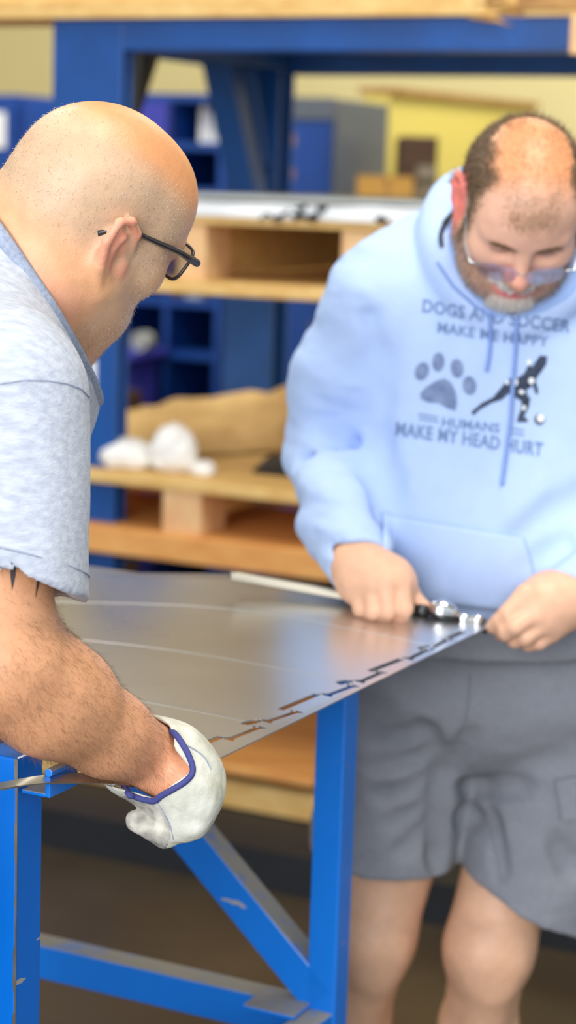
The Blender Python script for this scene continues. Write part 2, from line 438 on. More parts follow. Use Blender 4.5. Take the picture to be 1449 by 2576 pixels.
def strands(roots, dirs, lens, rad, bend=None):
    """thin tapered hairs: three-sided, two segments"""
    n = len(roots); d = dirs/np.linalg.norm(dirs, axis=1, keepdims=True)
    a = np.cross(d, rng.normal(size=(n, 3))); a /= np.linalg.norm(a, axis=1, keepdims=True); b = np.cross(d, a)
    mid = roots+d*lens[:, None]*0.5; tip = roots+d*lens[:, None]
    if bend is not None: mid = mid+bend*0.25; tip = tip+bend
    V = []
    for c, r in ((roots, rad), (mid, rad*0.8)):
        for k in range(3):
            t = 2*math.pi*k/3; V.append(c+(a*math.cos(t)+b*math.sin(t))*r)
    V.append(tip); V = np.stack(V, 1).reshape(-1, 3)
    fl = [(0, 1, 4), (0, 4, 3), (1, 2, 5), (1, 5, 4), (2, 0, 3), (2, 3, 5), (3, 4, 6), (4, 5, 6), (5, 3, 6)]
    Ft = (np.arange(n)[:, None, None]*7+np.array(fl)[None]).reshape(-1, 3)
    return V, Ft

# ================================================================== SETTING
YR = math.radians(25.5)
RU = Vector((math.cos(YR), -math.sin(YR), 0)); RN = Vector((math.sin(YR), math.cos(YR), 0)); UP = Vector((0, 0, 1))
RO = Vector((0, 4.6, 0))
def R3(u, n, z): return RO+RU*u+RN*n+UP*z
def rpx(px, py, n=0.0):                  # rack coordinates (u, z) of a sight line on the rack plane n
    p = on_plane(px, py, RO+RN*n, RN)-RO; return p.dot(RU), p.z
def rbox(mb, u0, u1, n0, n1, z0, z1):
    return mb.box(R3(u0, n0, z0), RU*(u1-u0), RN*(n1-n0), UP*(z1-z0))

def slab(name, o, ex, ey, ez, m, **k): return MB().box(o, ex, ey, ez).build(name, m, **k)
slab('floor', (-9, -4, -0.1), (18, 0, 0), (0, 20, 0), (0, 0, 0.1), 'floor', kind='structure')
WN = 5.6                                  # back wall, parallel to the rack
slab('wall_back', R3(-9, WN, 0), RU*18, RN*0.15, UP*5.0, 'wall', kind='structure')
slab('wall_left', R3(-6.2, -3.5, 0), RU*0.15, RN*(WN+3.5), UP*5.0, 'wall', kind='structure')
slab('ceiling', R3(-6.2, -3.0, 5.0), RU*14, RN*(WN+3.2), UP*0.12, 'ceiling', kind='structure')
rbx = MB(); rbox(rbx, -6.0, 6.0, WN-0.02, WN, 0.0, 0.12); rbx.build('baseboard_back', 'cab_grey', kind='structure')
# yellow office partition that runs away to the right
pa = W(978, 300, 8.0); pb = W(1345, 300, 9.0)
pd = Vector((pb.x-pa.x, pb.y-pa.y, 0)); pn = Vector((-pd.y, pd.x, 0)).normalized()
ph = W(978, 236, 8.0).z
slab('wall_partition', Vector((pa.x, pa.y, 0)), pd, pn*0.12, UP*ph, 'yellow', kind='structure')
slab('trim_1', Vector((pa.x, pa.y, ph))-pn*0.02-pd.normalized()*0.01, pd*1.01, pn*0.16, UP*0.025, 'wood_dark', kind='structure')

# ================================================================== BLUE STEEL RACK
rack = empty('storage_rack', R3(0, 0, 0), 'blue steel storage rack with braced columns, holding three levels of wooden pallets', 'rack')
def ibeam_column(name, u0, u1, n0, n1, z0, z1, m='rack_blue'):
    b = MB(); t = 0.014; um = (u0+u1)/2
    rbox(b, u0, u1, n0, n0+t, z0, z1); rbox(b, u0, u1, n1-t, n1, z0, z1); rbox(b, um-0.006, um+0.006, n0+t, n1-t, z0, z1)
    return b.build(name, m, rack, bevel=0.003)
cu0 = rpx(133, 90)[0]; cu1 = rpx(309, 90)[0]
ztop = rpx(600, 46)[1]; zbot = rpx(600, 128)[1]
ibeam_column('column', cu0, cu1, 0.0, 0.055, 0.0, ztop)
ru0 = rpx(604, 300, 1.15)[0]; ru1 = rpx(702, 300, 1.08)[0]
ibeam_column('column', ru0, ru1, 1.08, 1.18, 0.0, ztop)
rl0 = rpx(150, 300, 1.1)[0]; ibeam_column('column', rl0, rl0+0.13, 1.08, 1.18, 0.0, ztop)
ibeam_column('column', 2.3, 2.46, 0.0, 0.16, 0.0, ztop)
ibeam_column('column', -2.7, -2.54, 0.0, 0.16, 0.0, ztop)
ibeam_column('column', 2.3, 2.46, 1.08, 1.24, 0.0, ztop)
b = MB(); rbox(b, cu1, rpx(1437, 90)[0], 0.0, 0.012, zbot, ztop); rbox(b, cu1, 2.3, 0.012, 0.09, ztop-0.012, ztop)
rbox(b, cu1, 2.3, 0.012, 0.09, zbot, zbot+0.012); b.build('front_beam', 'rack_blue', rack, bevel=0.003)
zr = rpx(1000, 188, 1.12)[1]
b = MB(); rbox(b, ru1, 2.3, 1.10, 1.20, zr, ztop); b.build('rear_beam', 'rack_blue', rack, bevel=0.003)
for u in (cu0+0.03, ru0+0.02, 1.55, 2.32):
    b = MB(); rbox(b, u, u+0.08, 0.10, 1.10, zbot+0.02, ztop-0.01); b.build('cross_arm', 'rack_blue', rack, bevel=0.003)
# braces
def rp(px, py, n): return on_plane(px, py, RO+RN*n, RN)
b = MB(); b.bar(rp(376, 108, 0.3), rp(312, 300, 0.3), RU, 0.055, 0.05); b.build('brace', 'black_steel', rack, bevel=0.003)
b = MB(); b.bar(rp(338, 112, 0.2), rp(310, 330, 0.2), RU, 0.04, 0.03); b.build('gusset', 'cab_grey', rack, bevel=0.002)
b = MB(); b.bar(rp(548, 118, 0.85), rp(655, 640, 1.0), RU, 0.085, 0.07); b.build('brace', 'rack_blue', rack, bevel=0.003)
b = MB(); b.bar(rp(600, 118, 1.0), rp(640, 420, 1.05), RU, 0.09, 0.03); b.build('gusset', 'rack_blue', rack, bevel=0.003)
# pale paper label on the near column
b = MB(); u0, z0 = rpx(180, 1022); u1, z1 = rpx(243, 906)
rbox(b, u0, u1, -0.004, 0.0, z0, z1); b.build('column_label', 'paper', rack, label='white paper label stuck on the column')

# ---- top shelf timber
def plank_row(parent, n0, n1, k, u0, u1, z0, z1, m='wood', gap=0.012, name='plank', left=None):
    wd = (n1-n0-gap*(k-1))/k
    for i in range(k):
        bb = MB(); rbox(bb, (u0 if (i == 0 or left is None) else left)+rng.uniform(-.01, .01), u1+rng.uniform(-.01, .01), n0+i*(wd+gap), n0+i*(wd+gap)+wd, z0, z1)
        bb.build(name, m, parent, bevel=0.003)
t0 = ztop; u_split = rpx(1222, 30)[0]
top1 = empty('pallet_deck', R3(0, 0, t0), 'pale timber deck edge lying along the top beam of the blue rack', 'pallet')
plank_row(top1, -0.03, 1.2, 5, -2.3, u_split, t0, t0+0.045, left=cu0+0.01)
bb = MB(); rbox(bb, -2.3, u_split-0.05, 0.05, 0.14, t0+0.045, t0+0.14); bb.build('stringer', 'wood', top1)
bb = MB(); rbox(bb, cu0+.02, u_split-0.05, 1.05, 1.14, t0+0.045, t0+0.14); bb.build('stringer', 'wood', top1)
for k in range(9):
    p = R3(u_split+rng.uniform(-.01, .02), -0.03+rng.uniform(0, .03), t0+rng.uniform(0.0, 0.045))
    e = p+RU*rng.uniform(.02, .085)+UP*rng.uniform(-.03, .02)
    MB().tube([p-RU*0.03, (p+e)/2, e], [0.005, 0.004, 0.0008], 5).build('splinter', 'wood_dark' if k % 2 else 'wood', top1)
top2 = empty('timber_board', R3(u_split+.1, 0, t0), 'short honey coloured timber board right of the splintered deck end', 'board')
bb = MB(); rbox(bb, u_split+0.075, 2.2, -0.02, 0.5, t0+0.012, t0+0.075); bb.build('board', 'wood_dark', top2, bevel=0.004)
bb = MB(); rbox(bb, u_split+0.09, 2.2, -0.01, 0.07, t0, t0+0.012); bb.build('batten', 'wood', top2)
bb = MB(); ue, ze = rpx(1438, 138, -0.04); rbox(bb, ue, ue+0.05, -0.06, 0.0, ze, t0)
tag(bb.build('timber_post', 'wood_end', None, bevel=0.003), 'short timber post against the right end of the blue top beam', 'post')

# ---- pallets
def pallet(name, label, u0, u1, n0, n1, ztopd, deck_t, blk_h, bot_t, blocks, m_top, m_bot, k=5, kb=3):
    r = empty(name, R3(0, 0, ztopd-deck_t-blk_h-bot_t), label, 'pallet')
    wd = (n1-n0); gap = 0.012
    plank_row(r, n0, n1, k, u0, u1, ztopd-deck_t, ztopd, m_top, gap, 'deck_board')
    zb = ztopd-deck_t-blk_h
    for (ua, ub) in blocks:
        bb = MB(); rbox(bb, ua, ub, n0+0.01, n0+0.14, zb, zb+blk_h); bb.build('block', 'wood_end', r, bevel=0.004)
        bb = MB(); rbox(bb, ua, ub, n1-0.14, n1-0.01, zb, zb+blk_h); bb.build('block', m_top, r, bevel=0.004)
        bb = MB(); rbox(bb, ua+0.01, ub-0.01, n0+0.14, n1-0.14, zb+blk_h*(.35 if kb == 2 else .1), zb+blk_h); bb.build('stringer', m_top, r)
    for na, nb_ in (((n0-0.01, n1+0.01),) if kb == 1 else ((n0-0.01, n0+0.50), (n1-0.24, n1+0.01))):
        bb = MB(); rbox(bb, u0, u1, na, nb_, zb-bot_t, zb); bb.build('bottom_board', m_bot, r, bevel=0.004)
    return r, zb-bot_t
def zpx(px, py, n=-0.05): return rpx(px, py, n)[1]
def upx(px, py, n=-0.05): return rpx(px, py, n)[0]
NF = -0.05
# level two
z_dt = zpx(700, 549); z_db = zpx(700, 572); z_bt = zpx(700, 716); z_bb = zpx(700, 752)
pal2, p2b = pallet('wooden_pallet', 'wooden pallet on the middle rack level under white wrapped sheets', upx(345, 700), 2.2, NF, 1.02,
       z_dt, z_dt-z_db, z_db-z_bt, z_bt-z_bb, [(upx(440, 620), upx(512, 620)), (upx(852, 640), upx(935, 640)), (1.75, 1.87)], 'wood', 'wood', 6, 1)
# back board between blocks
bb = MB(); rbox(bb, upx(350, 600, 1.0), 2.2, 0.99, 1.018, z_bt+0.03, z_db); bb.build('back_board', 'wood_dark', pal2)
# level three
z3t = zpx(600, 1222); z3b = zpx(600, 1252); z3c = zpx(450, 1346); z3d = zpx(600, 1418)
pal3, p3b = pallet('wooden_pallet', 'wooden pallet on the lower rack level under brown kraft paper', -1.35, 2.2, NF, 1.08,
       z3t, z3t-z3b, z3b-z3c, 0.065, [(upx(402, 1300), upx(500, 1300)), (-1.2, -1.1), (1.1, 1.2), (2.0, 2.1)], 'wood', 'wood_orange', 7, 2)
# floor level
z4t = zpx(640, 1936); z4b = zpx(640, 1946); z4c = zpx(640, 1958); z4d = zpx(640, 2050)
pal4 = empty('wooden_pallet', R3(-.5, 0, 0), 'low wooden crate deck on the floor beneath the sheet steel', 'pallet')
plank_row(pal4, NF, 1.1, 4, -1.6, upx(790, 1900), z4t-0.022, z4t, 'wood_orange', 0.004, 'deck_board')
bb = MB(); rbox(bb, -1.58, upx(788, 1980), NF+0.02, NF+0.06, z4d, z4t-0.045); bb.build('side_board', 'wood', pal4, bevel=0.003)
bb = MB(); rbox(bb, -1.58, upx(785, 1950), NF+0.07, 1.06, z4d, z4t-0.022); bb.build('core', 'brown', pal4)
bb = MB(); rbox(bb, -2.4, 2.28, -0.26, -0.01, 0.0, z4d-0.002); rbox(bb, -2.4, 2.28, 0.17, 1.07, 0.0, z4d-0.002); bb.build('dark_filler', 'black_steel', rack, label='black box added to darken the strip under the floor pallet')  # black boxes added so the strip below the floor pallet is dark
# cantilever arms that carry the pallets
for u in (cu0+0.02, ru0+0.01, 1.55, 2.31):
    for zz in (p2b, p3b):
        if u < upx(345, 700) and zz == p2b: continue
        b = MB(); rbox(b, u, u+0.11, 0.03 if u > 0.9 else 0.3, 1.09, zz-0.09, zz); b.build('cantilever_arm', 'rack_blue', rack, bevel=0.003)

# ---- white wrapped sheets on level two
ws = empty('wrapped_sheet_stack', R3(.5, 0, z_dt), 'white wrapped stack of sheets with black marks on the middle pallet', 'sheet stack')
zw = zpx(620, 508)
def wrap_top(u0, u1, n0, n1, z0, z1, name, m, parent, seed=0, amp=0.006):
    nu, nn = 60, 24; V = []; Fc = []
    for j in range(nn+1):
        for i in range(nu+1):
            u = u0+(u1-u0)*i/nu; n = n0+(n1-n0)*j/nn
            h = float(fbm(np.array([[u*5+seed, n*6, 0.3]]))[0])*amp
            V.append(R3(u, n, z1+h))
    nv = len(V)
    for j in range(nn):
        for i in range(nu):
            a = j*(nu+1)+i; Fc.append((a, a+1, a+nu+2, a+nu+1))
    for i in range(nu+1): V.append(R3(u0+(u1-u0)*i/nu, n0-0.004*math.sin(i*.9), z0))
    for i in range(nu): Fc.append((nv+i, nv+i+1, i+1, i))
    for j in range(nn+1): V.append(R3(u1, n0+(n1-n0)*j/nn, z0))
    nw = nv+nu+1
    for j in range(nn): Fc.append((nw+j, nw+j+1, (j+1)*(nu+1)+nu, j*(nu+1)+nu))
    for j in range(nn+1): V.append(R3(u0, n0+(n1-n0)*j/nn, z0))
    nx = nw+nn+1
    for j in range(nn): Fc.append((nx+j+1, nx+j, j*(nu+1), (j+1)*(nu+1)))
    return mesh_obj(name, V, Fc, m, parent, smooth=False)
wrap_top(upx(330, 520), 1.9, NF-0.012, 0.9, z_dt, zw, 'white_cover', 'white_wrap', ws)
b = MB(); rbox(b, upx(330, 520)+0.03, 1.85, 0.03, 0.88, zw+0.004, zw+0.016); b.build('top_sheet', 'grey_wrap', ws)
marks = [[(655, 552), (672, 535), (690, 552), (706, 556)], [(690, 548), (712, 540), (728, 530)], [(740, 556), (760, 522), (770, 520)],
         [(745, 522), (775, 552), (790, 556)], [(770, 548), (800, 535), (822, 520)], [(800, 520), (815, 534)], [(735, 540), (760, 545), (800, 548)], [(945, 552), (960, 545), (980, 556), (950, 556)]]
for s in marks:
    b = MB(); b.tube([on_plane(x, y, RO+RN*(NF-0.014), RN) for x, y in s], 0.0045, 5); b.build('ink_mark', 'ink', ws)

# ---- things on level three
def crumple_grid(name, corners, nu, nv, height, m, parent=None, thick=0.0, **k):
    c = [Vector(p) for p in corners]; V = []; Fc = []
    for j in range(nv+1):
        for i in range(nu+1):
            s, t = i/nu, j/nv
            p = c[0]*(1-s)*(1-t)+c[1]*s*(1-t)+c[2]*s*t+c[3]*(1-s)*t
            V.append(p+UP*height(s, t, p))
    for j in range(nv):
        for i in range(nu): a = j*(nu+1)+i; Fc.append((a, a+1, a+nu+2, a+nu+1))
    o = mesh_obj(name, V, Fc, m, parent, smooth=True, **k)
    if thick:
        sm = o.modifiers.new('s', 'SOLIDIFY'); sm.thickness = thick; sm.offset = 1
    return o
def kh(s, t, p):
    q = np.array([[p.x*6, p.y*6, 1.7]]); n = float(fbm(q)[0]); n2 = float(vnoise(np.array([[p.x*15, p.y*15, 4.0]]))[0])
    edge = min(1, 6*min(s, 1-s, t, 1-t)+0.05)
    return 0.006+edge*(0.012+0.022*abs(n)+0.010*n2+0.24*s*t*(1-0.3*s))
ka = [R3(upx(236, 1130), 0.12, z3t), R3(upx(700, 1130, .5), 0.52, z3t), R3(upx(980, 1000, .95), 1.0, z3t), R3(upx(250, 1040, .9), 0.9, z3t)]
kp = crumple_grid('kraft_paper', ka, 60, 40, kh, 'kraft', None, 0.002)
tag(kp, 'crumpled brown kraft paper spread over the lower pallet behind the white rags', 'paper')
bs = crumple_grid('black_sheet', [R3(upx(545, 1150), 0.14, z3t), R3(1.2, 0.10, z3t), R3(1.2, 0.50, z3t), R3(upx(620, 1100, .3), 0.44, z3t)], 20, 8,
                  lambda s, t, p: 0.004+0.004*math.sin(9*s), 'black_steel', None, 0.004)
tag(bs, 'dark flat sheet on the lower pallet right of the white rags', 'sheet')
def rag(name, px, py, n, rx, ry, rz, label, seed, group=None):
    c = rp(px, py, n); c.z = z3t+rz*0.92
    s = SDF(); c0 = np.array(c)
    s.ell(c0, (rx, ry, rz)); s.ell(c0+np.array([rx*.5, -.01, -rz*.3]), (rx*.6, ry*.8, rz*.65), k=.02); s.ell(c0+np.array([-rx*.5, 0.0, rz*-.35]), (rx*.55, ry*.8, rz*.6), k=.02)
    s.post.append(lambda P: 0.009*np.abs(fbm((P+seed)*26))-0.004)
    V, Fq = s.mesh(0.005); V, Fq = drop_islands(V, Fq); V[:, 2] = np.maximum(V[:, 2], z3t+0.001)
    o = mesh_obj(name, V, Fq, 'white_rag', smooth=True)
    tag(o, label, 'rag', group); return o
rag('crumpled_rag', 322, 1150, 0.04, 0.062, 0.05, 0.038, 'low crumpled white rag on the lower pallet, left of the taller white rag', 0.0)
rag('crumpled_rag', 438, 1132, 0.05, 0.052, 0.05, 0.062, 'tall rounded white rag heaped on the lower pallet edge', 3.3)
rag('crumpled_rag', 516, 1146, 0.06, 0.028, 0.03, 0.016, 'small white scrap lying right of the tall white rag', 6.1)

# ================================================================== BLUE CABINETS AND OTHER THINGS BEHIND THE RACK
NC = 2.7
def cz(px, py, n=NC): return rpx(px, py, n)[1]
def cu(px, py=400, n=NC): return rpx(px, py, n)[0]
zc = cz(500, 236)
def closed_cabinet(name, label, u0, u1, n0, dep, h, split=None, grp=None):
    r = empty(name, R3((u0+u1)/2, n0+dep/2, 0), label, 'cabinet', grp)
    b = MB(); rbox(b, u0, u1, n0+0.02, n0+dep, 0.06, h); b.build('body', 'cab_blue', r, bevel=0.004)
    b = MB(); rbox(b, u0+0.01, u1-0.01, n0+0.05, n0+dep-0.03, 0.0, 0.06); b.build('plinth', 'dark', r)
    ds = [(u0+0.012, u1-0.012)] if not split else [(u0+0.012, split-0.004), (split+0.004, u1-0.012)]
    for a, c in ds:
        b = MB(); rbox(b, a, c, n0, n0+0.022, 0.08, h-0.02); d = b.build('door', 'cab_blue', r, bevel=0.003)
        b = MB(); rbox(b, c-0.05, c-0.035, n0-0.02, n0, h*0.5, h*0.5+0.12); b.build('handle', 'cab_grey', d)
    return r
closed_cabinet('steel_cabinet', 'tall blue double door steel cabinet left of the open blue shelving', cu(-150), cu(43), NC, 0.5, zc-0.01)
closed_cabinet('steel_cabinet', 'narrow blue steel cabinet behind the bald man, right of the double door cabinet', cu(48), cu(272), NC, 0.5, zc-0.03)
# white notice on the left cabinet
b = MB(); rbox(b, cu(-20, 330), cu(14, 330), NC-0.004, NC, cz(0, 372), cz(0, 282))
tag(b.build('paper_notice', 'paper'), 'pale paper notice on the tall blue double door cabinet', 'notice')
# open shelving unit
su0, su1 = cu(276), cu(566); n0, n1 = NC, NC+0.55
sh = empty('shelving_unit', R3((su0+su1)/2, NC+.27, 0), 'open blue steel shelving with dark bays, seen between the rack columns', 'shelving')
b = MB(); rbox(b, su0, cu(432), n0, n0+0.02, cz(400, 262)+0.0-0.5, zc); b.build('upper_door', 'purple', sh, label='violet blue upper door panel')
for ua, ub in ((su0, su0+0.03), (su1-0.03, su1), (cu(418), cu(432))):
    b = MB(); rbox(b, ua, ub, n0, n1, 0.0, zc); b.build('side_panel', 'cab_blue', sh)
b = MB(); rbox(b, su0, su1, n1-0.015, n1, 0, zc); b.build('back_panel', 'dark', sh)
for zz in (zc-0.03, cz(480, 378), cz(480, 492), cz(480, 772), cz(480, 905), cz(480, 1060), 0.42, 0.1):
    b = MB(); rbox(b, su0+0.03, su1-0.03, n0-0.005, n1-0.015, zz, zz+0.03); b.build('shelf', 'cab_blue', sh)
zs1 = cz(480, 378)+0.03
for i, (a, c) in enumerate(((470, 490), (493, 506), (509, 528))):
    b = MB(); p = (R3(cu(a), n0+0.1, zs1)+R3(cu(c), n0+0.1, zs1))/2; r_ = (cu(c)-cu(a))/2
    b.tube([p, p+UP*(cz(480, 270)-zs1-0.02*i)], r_, 14); b.tube([p+UP*(cz(480, 270)-zs1-0.02*i), p+UP*(cz(480, 270)-zs1-0.02*i+0.03)], r_*0.5, 12)
    tag(b.build('white_canister', 'white_wrap', smooth=False), ['broad pale canister nearest the left in the upper dark bay', 'slim pale canister in the middle of the upper dark bay', 'pale canister nearest the rack brace in the upper dark bay'][i], 'canister', 'canisters in the upper shelf bay')
# purple bin and the pale reel on it
bx0, bx1 = cu(300, 950), cu(404, 950); zb0, zb1 = cz(350, 1030), cz(350, 888)
pb_ = empty('storage_bin', R3((bx0+bx1)/2, n0-.1, zb0), 'violet blue storage bin on the open shelving, a round reel on its lid', 'bin')
b = MB(); rbox(b, bx0, bx1, n0-0.30, n0-0.02, 0.0, zb1); b.build('body', 'purple', pb_, bevel=0.01)
b = MB(); rbox(b, bx0-0.02, bx1+0.05, n0-0.32, n0-0.01, zb1, zb1+0.03); b.build('lid', 'purple', pb_, bevel=0.005)
pc = R3(cu(360, 850, n0-.2), n0-0.2, zb1+0.03+0.037)
b = MB(); b.tube([pc-RN*0.03, pc+RN*0.03], 0.037, 20); b.tube([pc-RN*0.034, pc-RN*0.03], 0.018, 14)
tag(b.build('cable_reel', 'grey_wrap'), 'small pale round reel standing on the violet bin', 'reel')
zsh = cz(480, 772)+0.03
for i, (a, c) in enumerate(((424, 450), (458, 500))):
    b = MB(); rbox(b, cu(a, 750), cu(c, 750), n0+0.02, n0+0.2, zsh, zsh+0.045)
    rbox(b, cu(a, 750)+0.005, cu(c, 750)-0.005, n0+0.03, n0+0.19, zsh+0.045, zsh+0.052)
    tag(b.build('small_box', 'grey_wrap' if i else 'brown', bevel=0.003), ['small dark box beside the pale box on a blue shelf', 'small pale box on a blue shelf under the middle pallet'][i], 'box')
b = MB(); rbox(b, cu(292, 1010, n0-.36), cu(352, 1010, n0-.36), n0-0.5, n0-0.34, 0.0, cz(320, 985, n0-.36)); rbox(b, cu(296, 1010, n0-.36), cu(348, 1010, n0-.36), n0-.49, n0-.35, cz(320, 985, n0-.36), cz(320, 985, n0-.36)+.01)
tag(b.build('tall_carton', 'brown', bevel=0.004), 'dark brown carton in front of the violet bin', 'carton')
# locker right of the rear column
lk = closed_cabinet('steel_locker', 'dark blue steel locker with grey side, against the cream wall', cu(700), cu(836), NC, 0.62, cz(780, 247))
for o in list(lk.children):
    if o.name.startswith('body'): o.data.materials.clear(); o.data.materials.append(M['cab_grey'])
b = MB(); rbox(b, cu(700), cu(838), NC-0.012, NC+0.0, cz(780, 300), cz(780, 247)+0.003); b.build('top_panel', 'cab_grey', lk)
# tan lath between column and locker
b = MB(); rbox(b, cu(706, 400, 2.2), cu(730, 400, 2.2), 2.18, 2.22, 0, cz(715, 300, 2.2)); rbox(b, cu(703, 400, 2.2), cu(733, 400, 2.2), 2.17, 2.23, cz(715, 366, 2.2), cz(715, 340, 2.2)); rbox(b, cu(703, 400, 2.2), cu(733, 400, 2.2), 2.17, 2.23, cz(715, 450, 2.2), cz(715, 425, 2.2))
tag(b.build('timber_stake', 'wood_dark', bevel=0.004), 'narrow timber stake with two cleats between rack column and blue locker', 'stake')
# cartons and dark cabinet in front of the yellow partition
def tall(name, px0, px1, Yd, pytop, dep, m, label, cat, kind=0):
    a = W(px0, pytop, Yd); c = W(px1, pytop, Yd); a.z = 0; c.z = 0; h = W((px0+px1)/2, pytop, Yd).z
    e = c-a; nrm = Vector((-e.y, e.x, 0)).normalized()*dep
    r = empty(name, (a+c)/2+nrm*.5, label, cat)
    MB().box(a, e, nrm, UP*h).build('body', m, r, bevel=0.006)
    f = a+e*0.06-nrm*0.02
    if kind == 0:
        MB().box(a+e*0.47-nrm*0.004, e*0.08, nrm*0.01, UP*h).build('tape', 'wood_dark', r)
        for q in (0, 1): MB().box(a+e*(0.5*q), e*0.495, nrm, UP*0.006).build('flap', m, r).location = UP*h
    else:
        for q in range(3): MB().box(f+UP*(h*(0.08+0.3*q)), e*0.88, nrm*0.02, UP*h*0.27).build('drawer_front', m, r, bevel=0.004)
    return r
tall('tall_carton', 905, 1042, 6.8, 447, 0.35, 'cardboard', 'tan cardboard carton left of the dark machine, before the yellow partition', 'carton')
tall('dark_cabinet', 1006, 1103, 7.55, 343, 0.3, 'brown', 'dark brown cabinet standing against the yellow partition', 'cabinet', 1)
mg = tall('drill_press', 1046, 1104, 7.25, 470, 0.12, 'machine_grey', 'grey brown machine between the carton and the dark brown cabinet', 'machine', 1)
hz = W(1075, 470, 7.25)+Vector((0, .06, 0))
b = MB(); b.tube([hz, hz+UP*0.03], 0.02, 12); b.tube([hz+UP*0.03, hz+UP*0.075], [0.045, 0.035], 16); b.build('motor_head', 'machine_grey', mg)

# ================================================================== WORK TABLE
YT = math.radians(26.0)
TU = Vector((math.cos(YT), -math.sin(YT), 0)); TN = Vector((math.sin(YT), math.cos(YT), 0))   # along the long side / away
LF = Vector((0.0725, 2.5, 0))            # far right leg axis
LN = Vector((-0.2665, 1.90, 0))           # near right leg axis
LW = 0.042
table = empty('work_table', (-0.6, 2.4, 0), 'blue steel work table frame with a scuffed near leg', 'table')
def tube_leg(p, z0, z1, m, wd=LW, label=None):
    b = MB(); b.box(Vector((p.x, p.y, z0))-TU*wd/2-TN*wd/2, TU*wd, TN*wd, UP*(z1-z0)); return b.build('leg', m, table, bevel=0.003, label=label)
tube_leg(LF, 0, 0.982, 'table_blue'); LNl = tube_leg(LN, 0, 1.035, 'table_blue_worn', 0.046, 'near leg with paint worn to bare steel')
LB = 1.55
tube_leg(LF-TU*LB, 0, 0.982, 'table_blue'); tube_leg(LN-TU*LB, 0, 0.982, 'table_blue')
def rail(name, a, b, wz, wn, m='table_blue', wdir=None):
    bb = MB(); bb.bar(a, b, wdir or UP, wz, wn); return bb.build(name, m, table, bevel=0.002)
def on_long(px, py): return on_plane(px, py, LF-TN*LW/2, TN)
zl = on_long(600, 2494).z
for base in (LF, LN):
    rail('rail', base+UP*(zl-0.025)-TU*0.02, base+UP*(zl-0.025)-TU*(LB-0.02), 0.05, 0.04)
    rail('top_rail', base+UP*0.962-TU*0.02, base+UP*0.962-TU*(LB-0.02), 0.04, 0.04)
for off in (0, LB):
    rail('end_rail', LF-TU*off+UP*(zl-0.026), LN-TU*off+UP*(zl-0.026), 0.05, 0.038)
for k in (0.12, 0.5, 0.98): rail('top_rail', LF-TU*LB*k+UP*0.962, LN-TU*LB*k+UP*0.962, 0.04, 0.038)
# knee brace of the long far side
q0 = on_long(768, 2480); q1 = on_long(462, 2105)
qd = (q1-q0).normalized(); e0 = q0-qd*0.03; e1 = q0+qd*((0.94-q0.z)/qd.z)
rail('brace', e0+TN*0.02, e1+TN*0.02, 0.05, 0.04, wdir=TN.cross(qd))
# flat gusset shelf at the corner
b = MB(); g0 = LF+UP*(zl+0.0005)
b.box(g0-TU*0.09-TN*0.07, TU*0.075, TN*0.075, UP*0.006); b.build('corner_plate', 'table_blue', table, bevel=0.001)
# worn steel corner of the near leg
V = []; Fc = []; c0 = LN+TU*0.023-TN*0.023
for i in range(121):
    z = 1.035*i/120
    wl = 0.0018+0.0030*max(0, float(fbm(np.array([[0.2, 0.4, z*46]]))[0])+0.35)
    wr = 0.0008+0.0006*abs(float(fbm(np.array([[3.2, 0.4, z*60]]))[0]))
    o_ = -TN*0.0006+TU*0.0006
    V += [c0-TU*wl+o_+UP*z, c0+o_*1.2+UP*z, c0+TN*wr+o_+UP*z]
    if i: a = 3*i; Fc += [(a-3, a-2, a+1, a), (a-2, a-1, a+2, a+1)]
mesh_obj('worn_edge', V, Fc, 'bare', table, label='bare steel edge where the blue paint has worn off')
# small bent bracket on the near leg
bz = W(95, 1958, 1.92).z
b = MB(); b.box(LN+TU*0.026-TN*0.02+UP*(bz-LN.z), TU*0.030, TN*0.05, UP*0.004)
b.box(LN+TU*0.053-TN*0.02+UP*(bz-LN.z), TU*0.006-UP*0.0, TN*0.05, UP*0.028)
b.tube([LN+TU*0.058-TN*0.022+UP*(bz+0.026), LN+TU*0.058+TN*0.032+UP*(bz+0.026)], 0.0045, 10)
b.build('bracket', 'table_blue', table, bevel=0.001)

# ================================================================== SHEET STEEL
SN = W(480, 1944, 1.955); SF = W(1243, 1590, 2.57)
SD = Vector((-math.cos(math.radians(29)), math.sin(math.radians(29)), 0)); SL = 1.55
ST = SF-SN
def bow(s, t):
    return 0.040*max(0, min(1, t))**1.5*math.exp(-((s-0.30)/0.26)**2) + 0.004*t*s - 0.010*max(0.0, s-0.12)*(1-t)
def SP(s, t): return SN+ST*t+SD*s+UP*bow(s, t)
snrm = SD.cross(ST).normalized(); snrm = snrm if snrm.z > 0 else -snrm
def S_inv(px, py):
    off = 0.0
    for _ in range(6):
        p = on_plane(px, py, SN+UP*off, snrm)-SN-UP*off
        a, b_, c = SD.dot(SD), SD.dot(ST), ST.dot(ST); x, y = p.dot(SD), p.dot(ST); det = a*c-b_*b_
        s, t = (x*c-y*b_)/det, (y*a-x*b_)/det; off = bow(s, t)
    return s, t
TL = ST.length
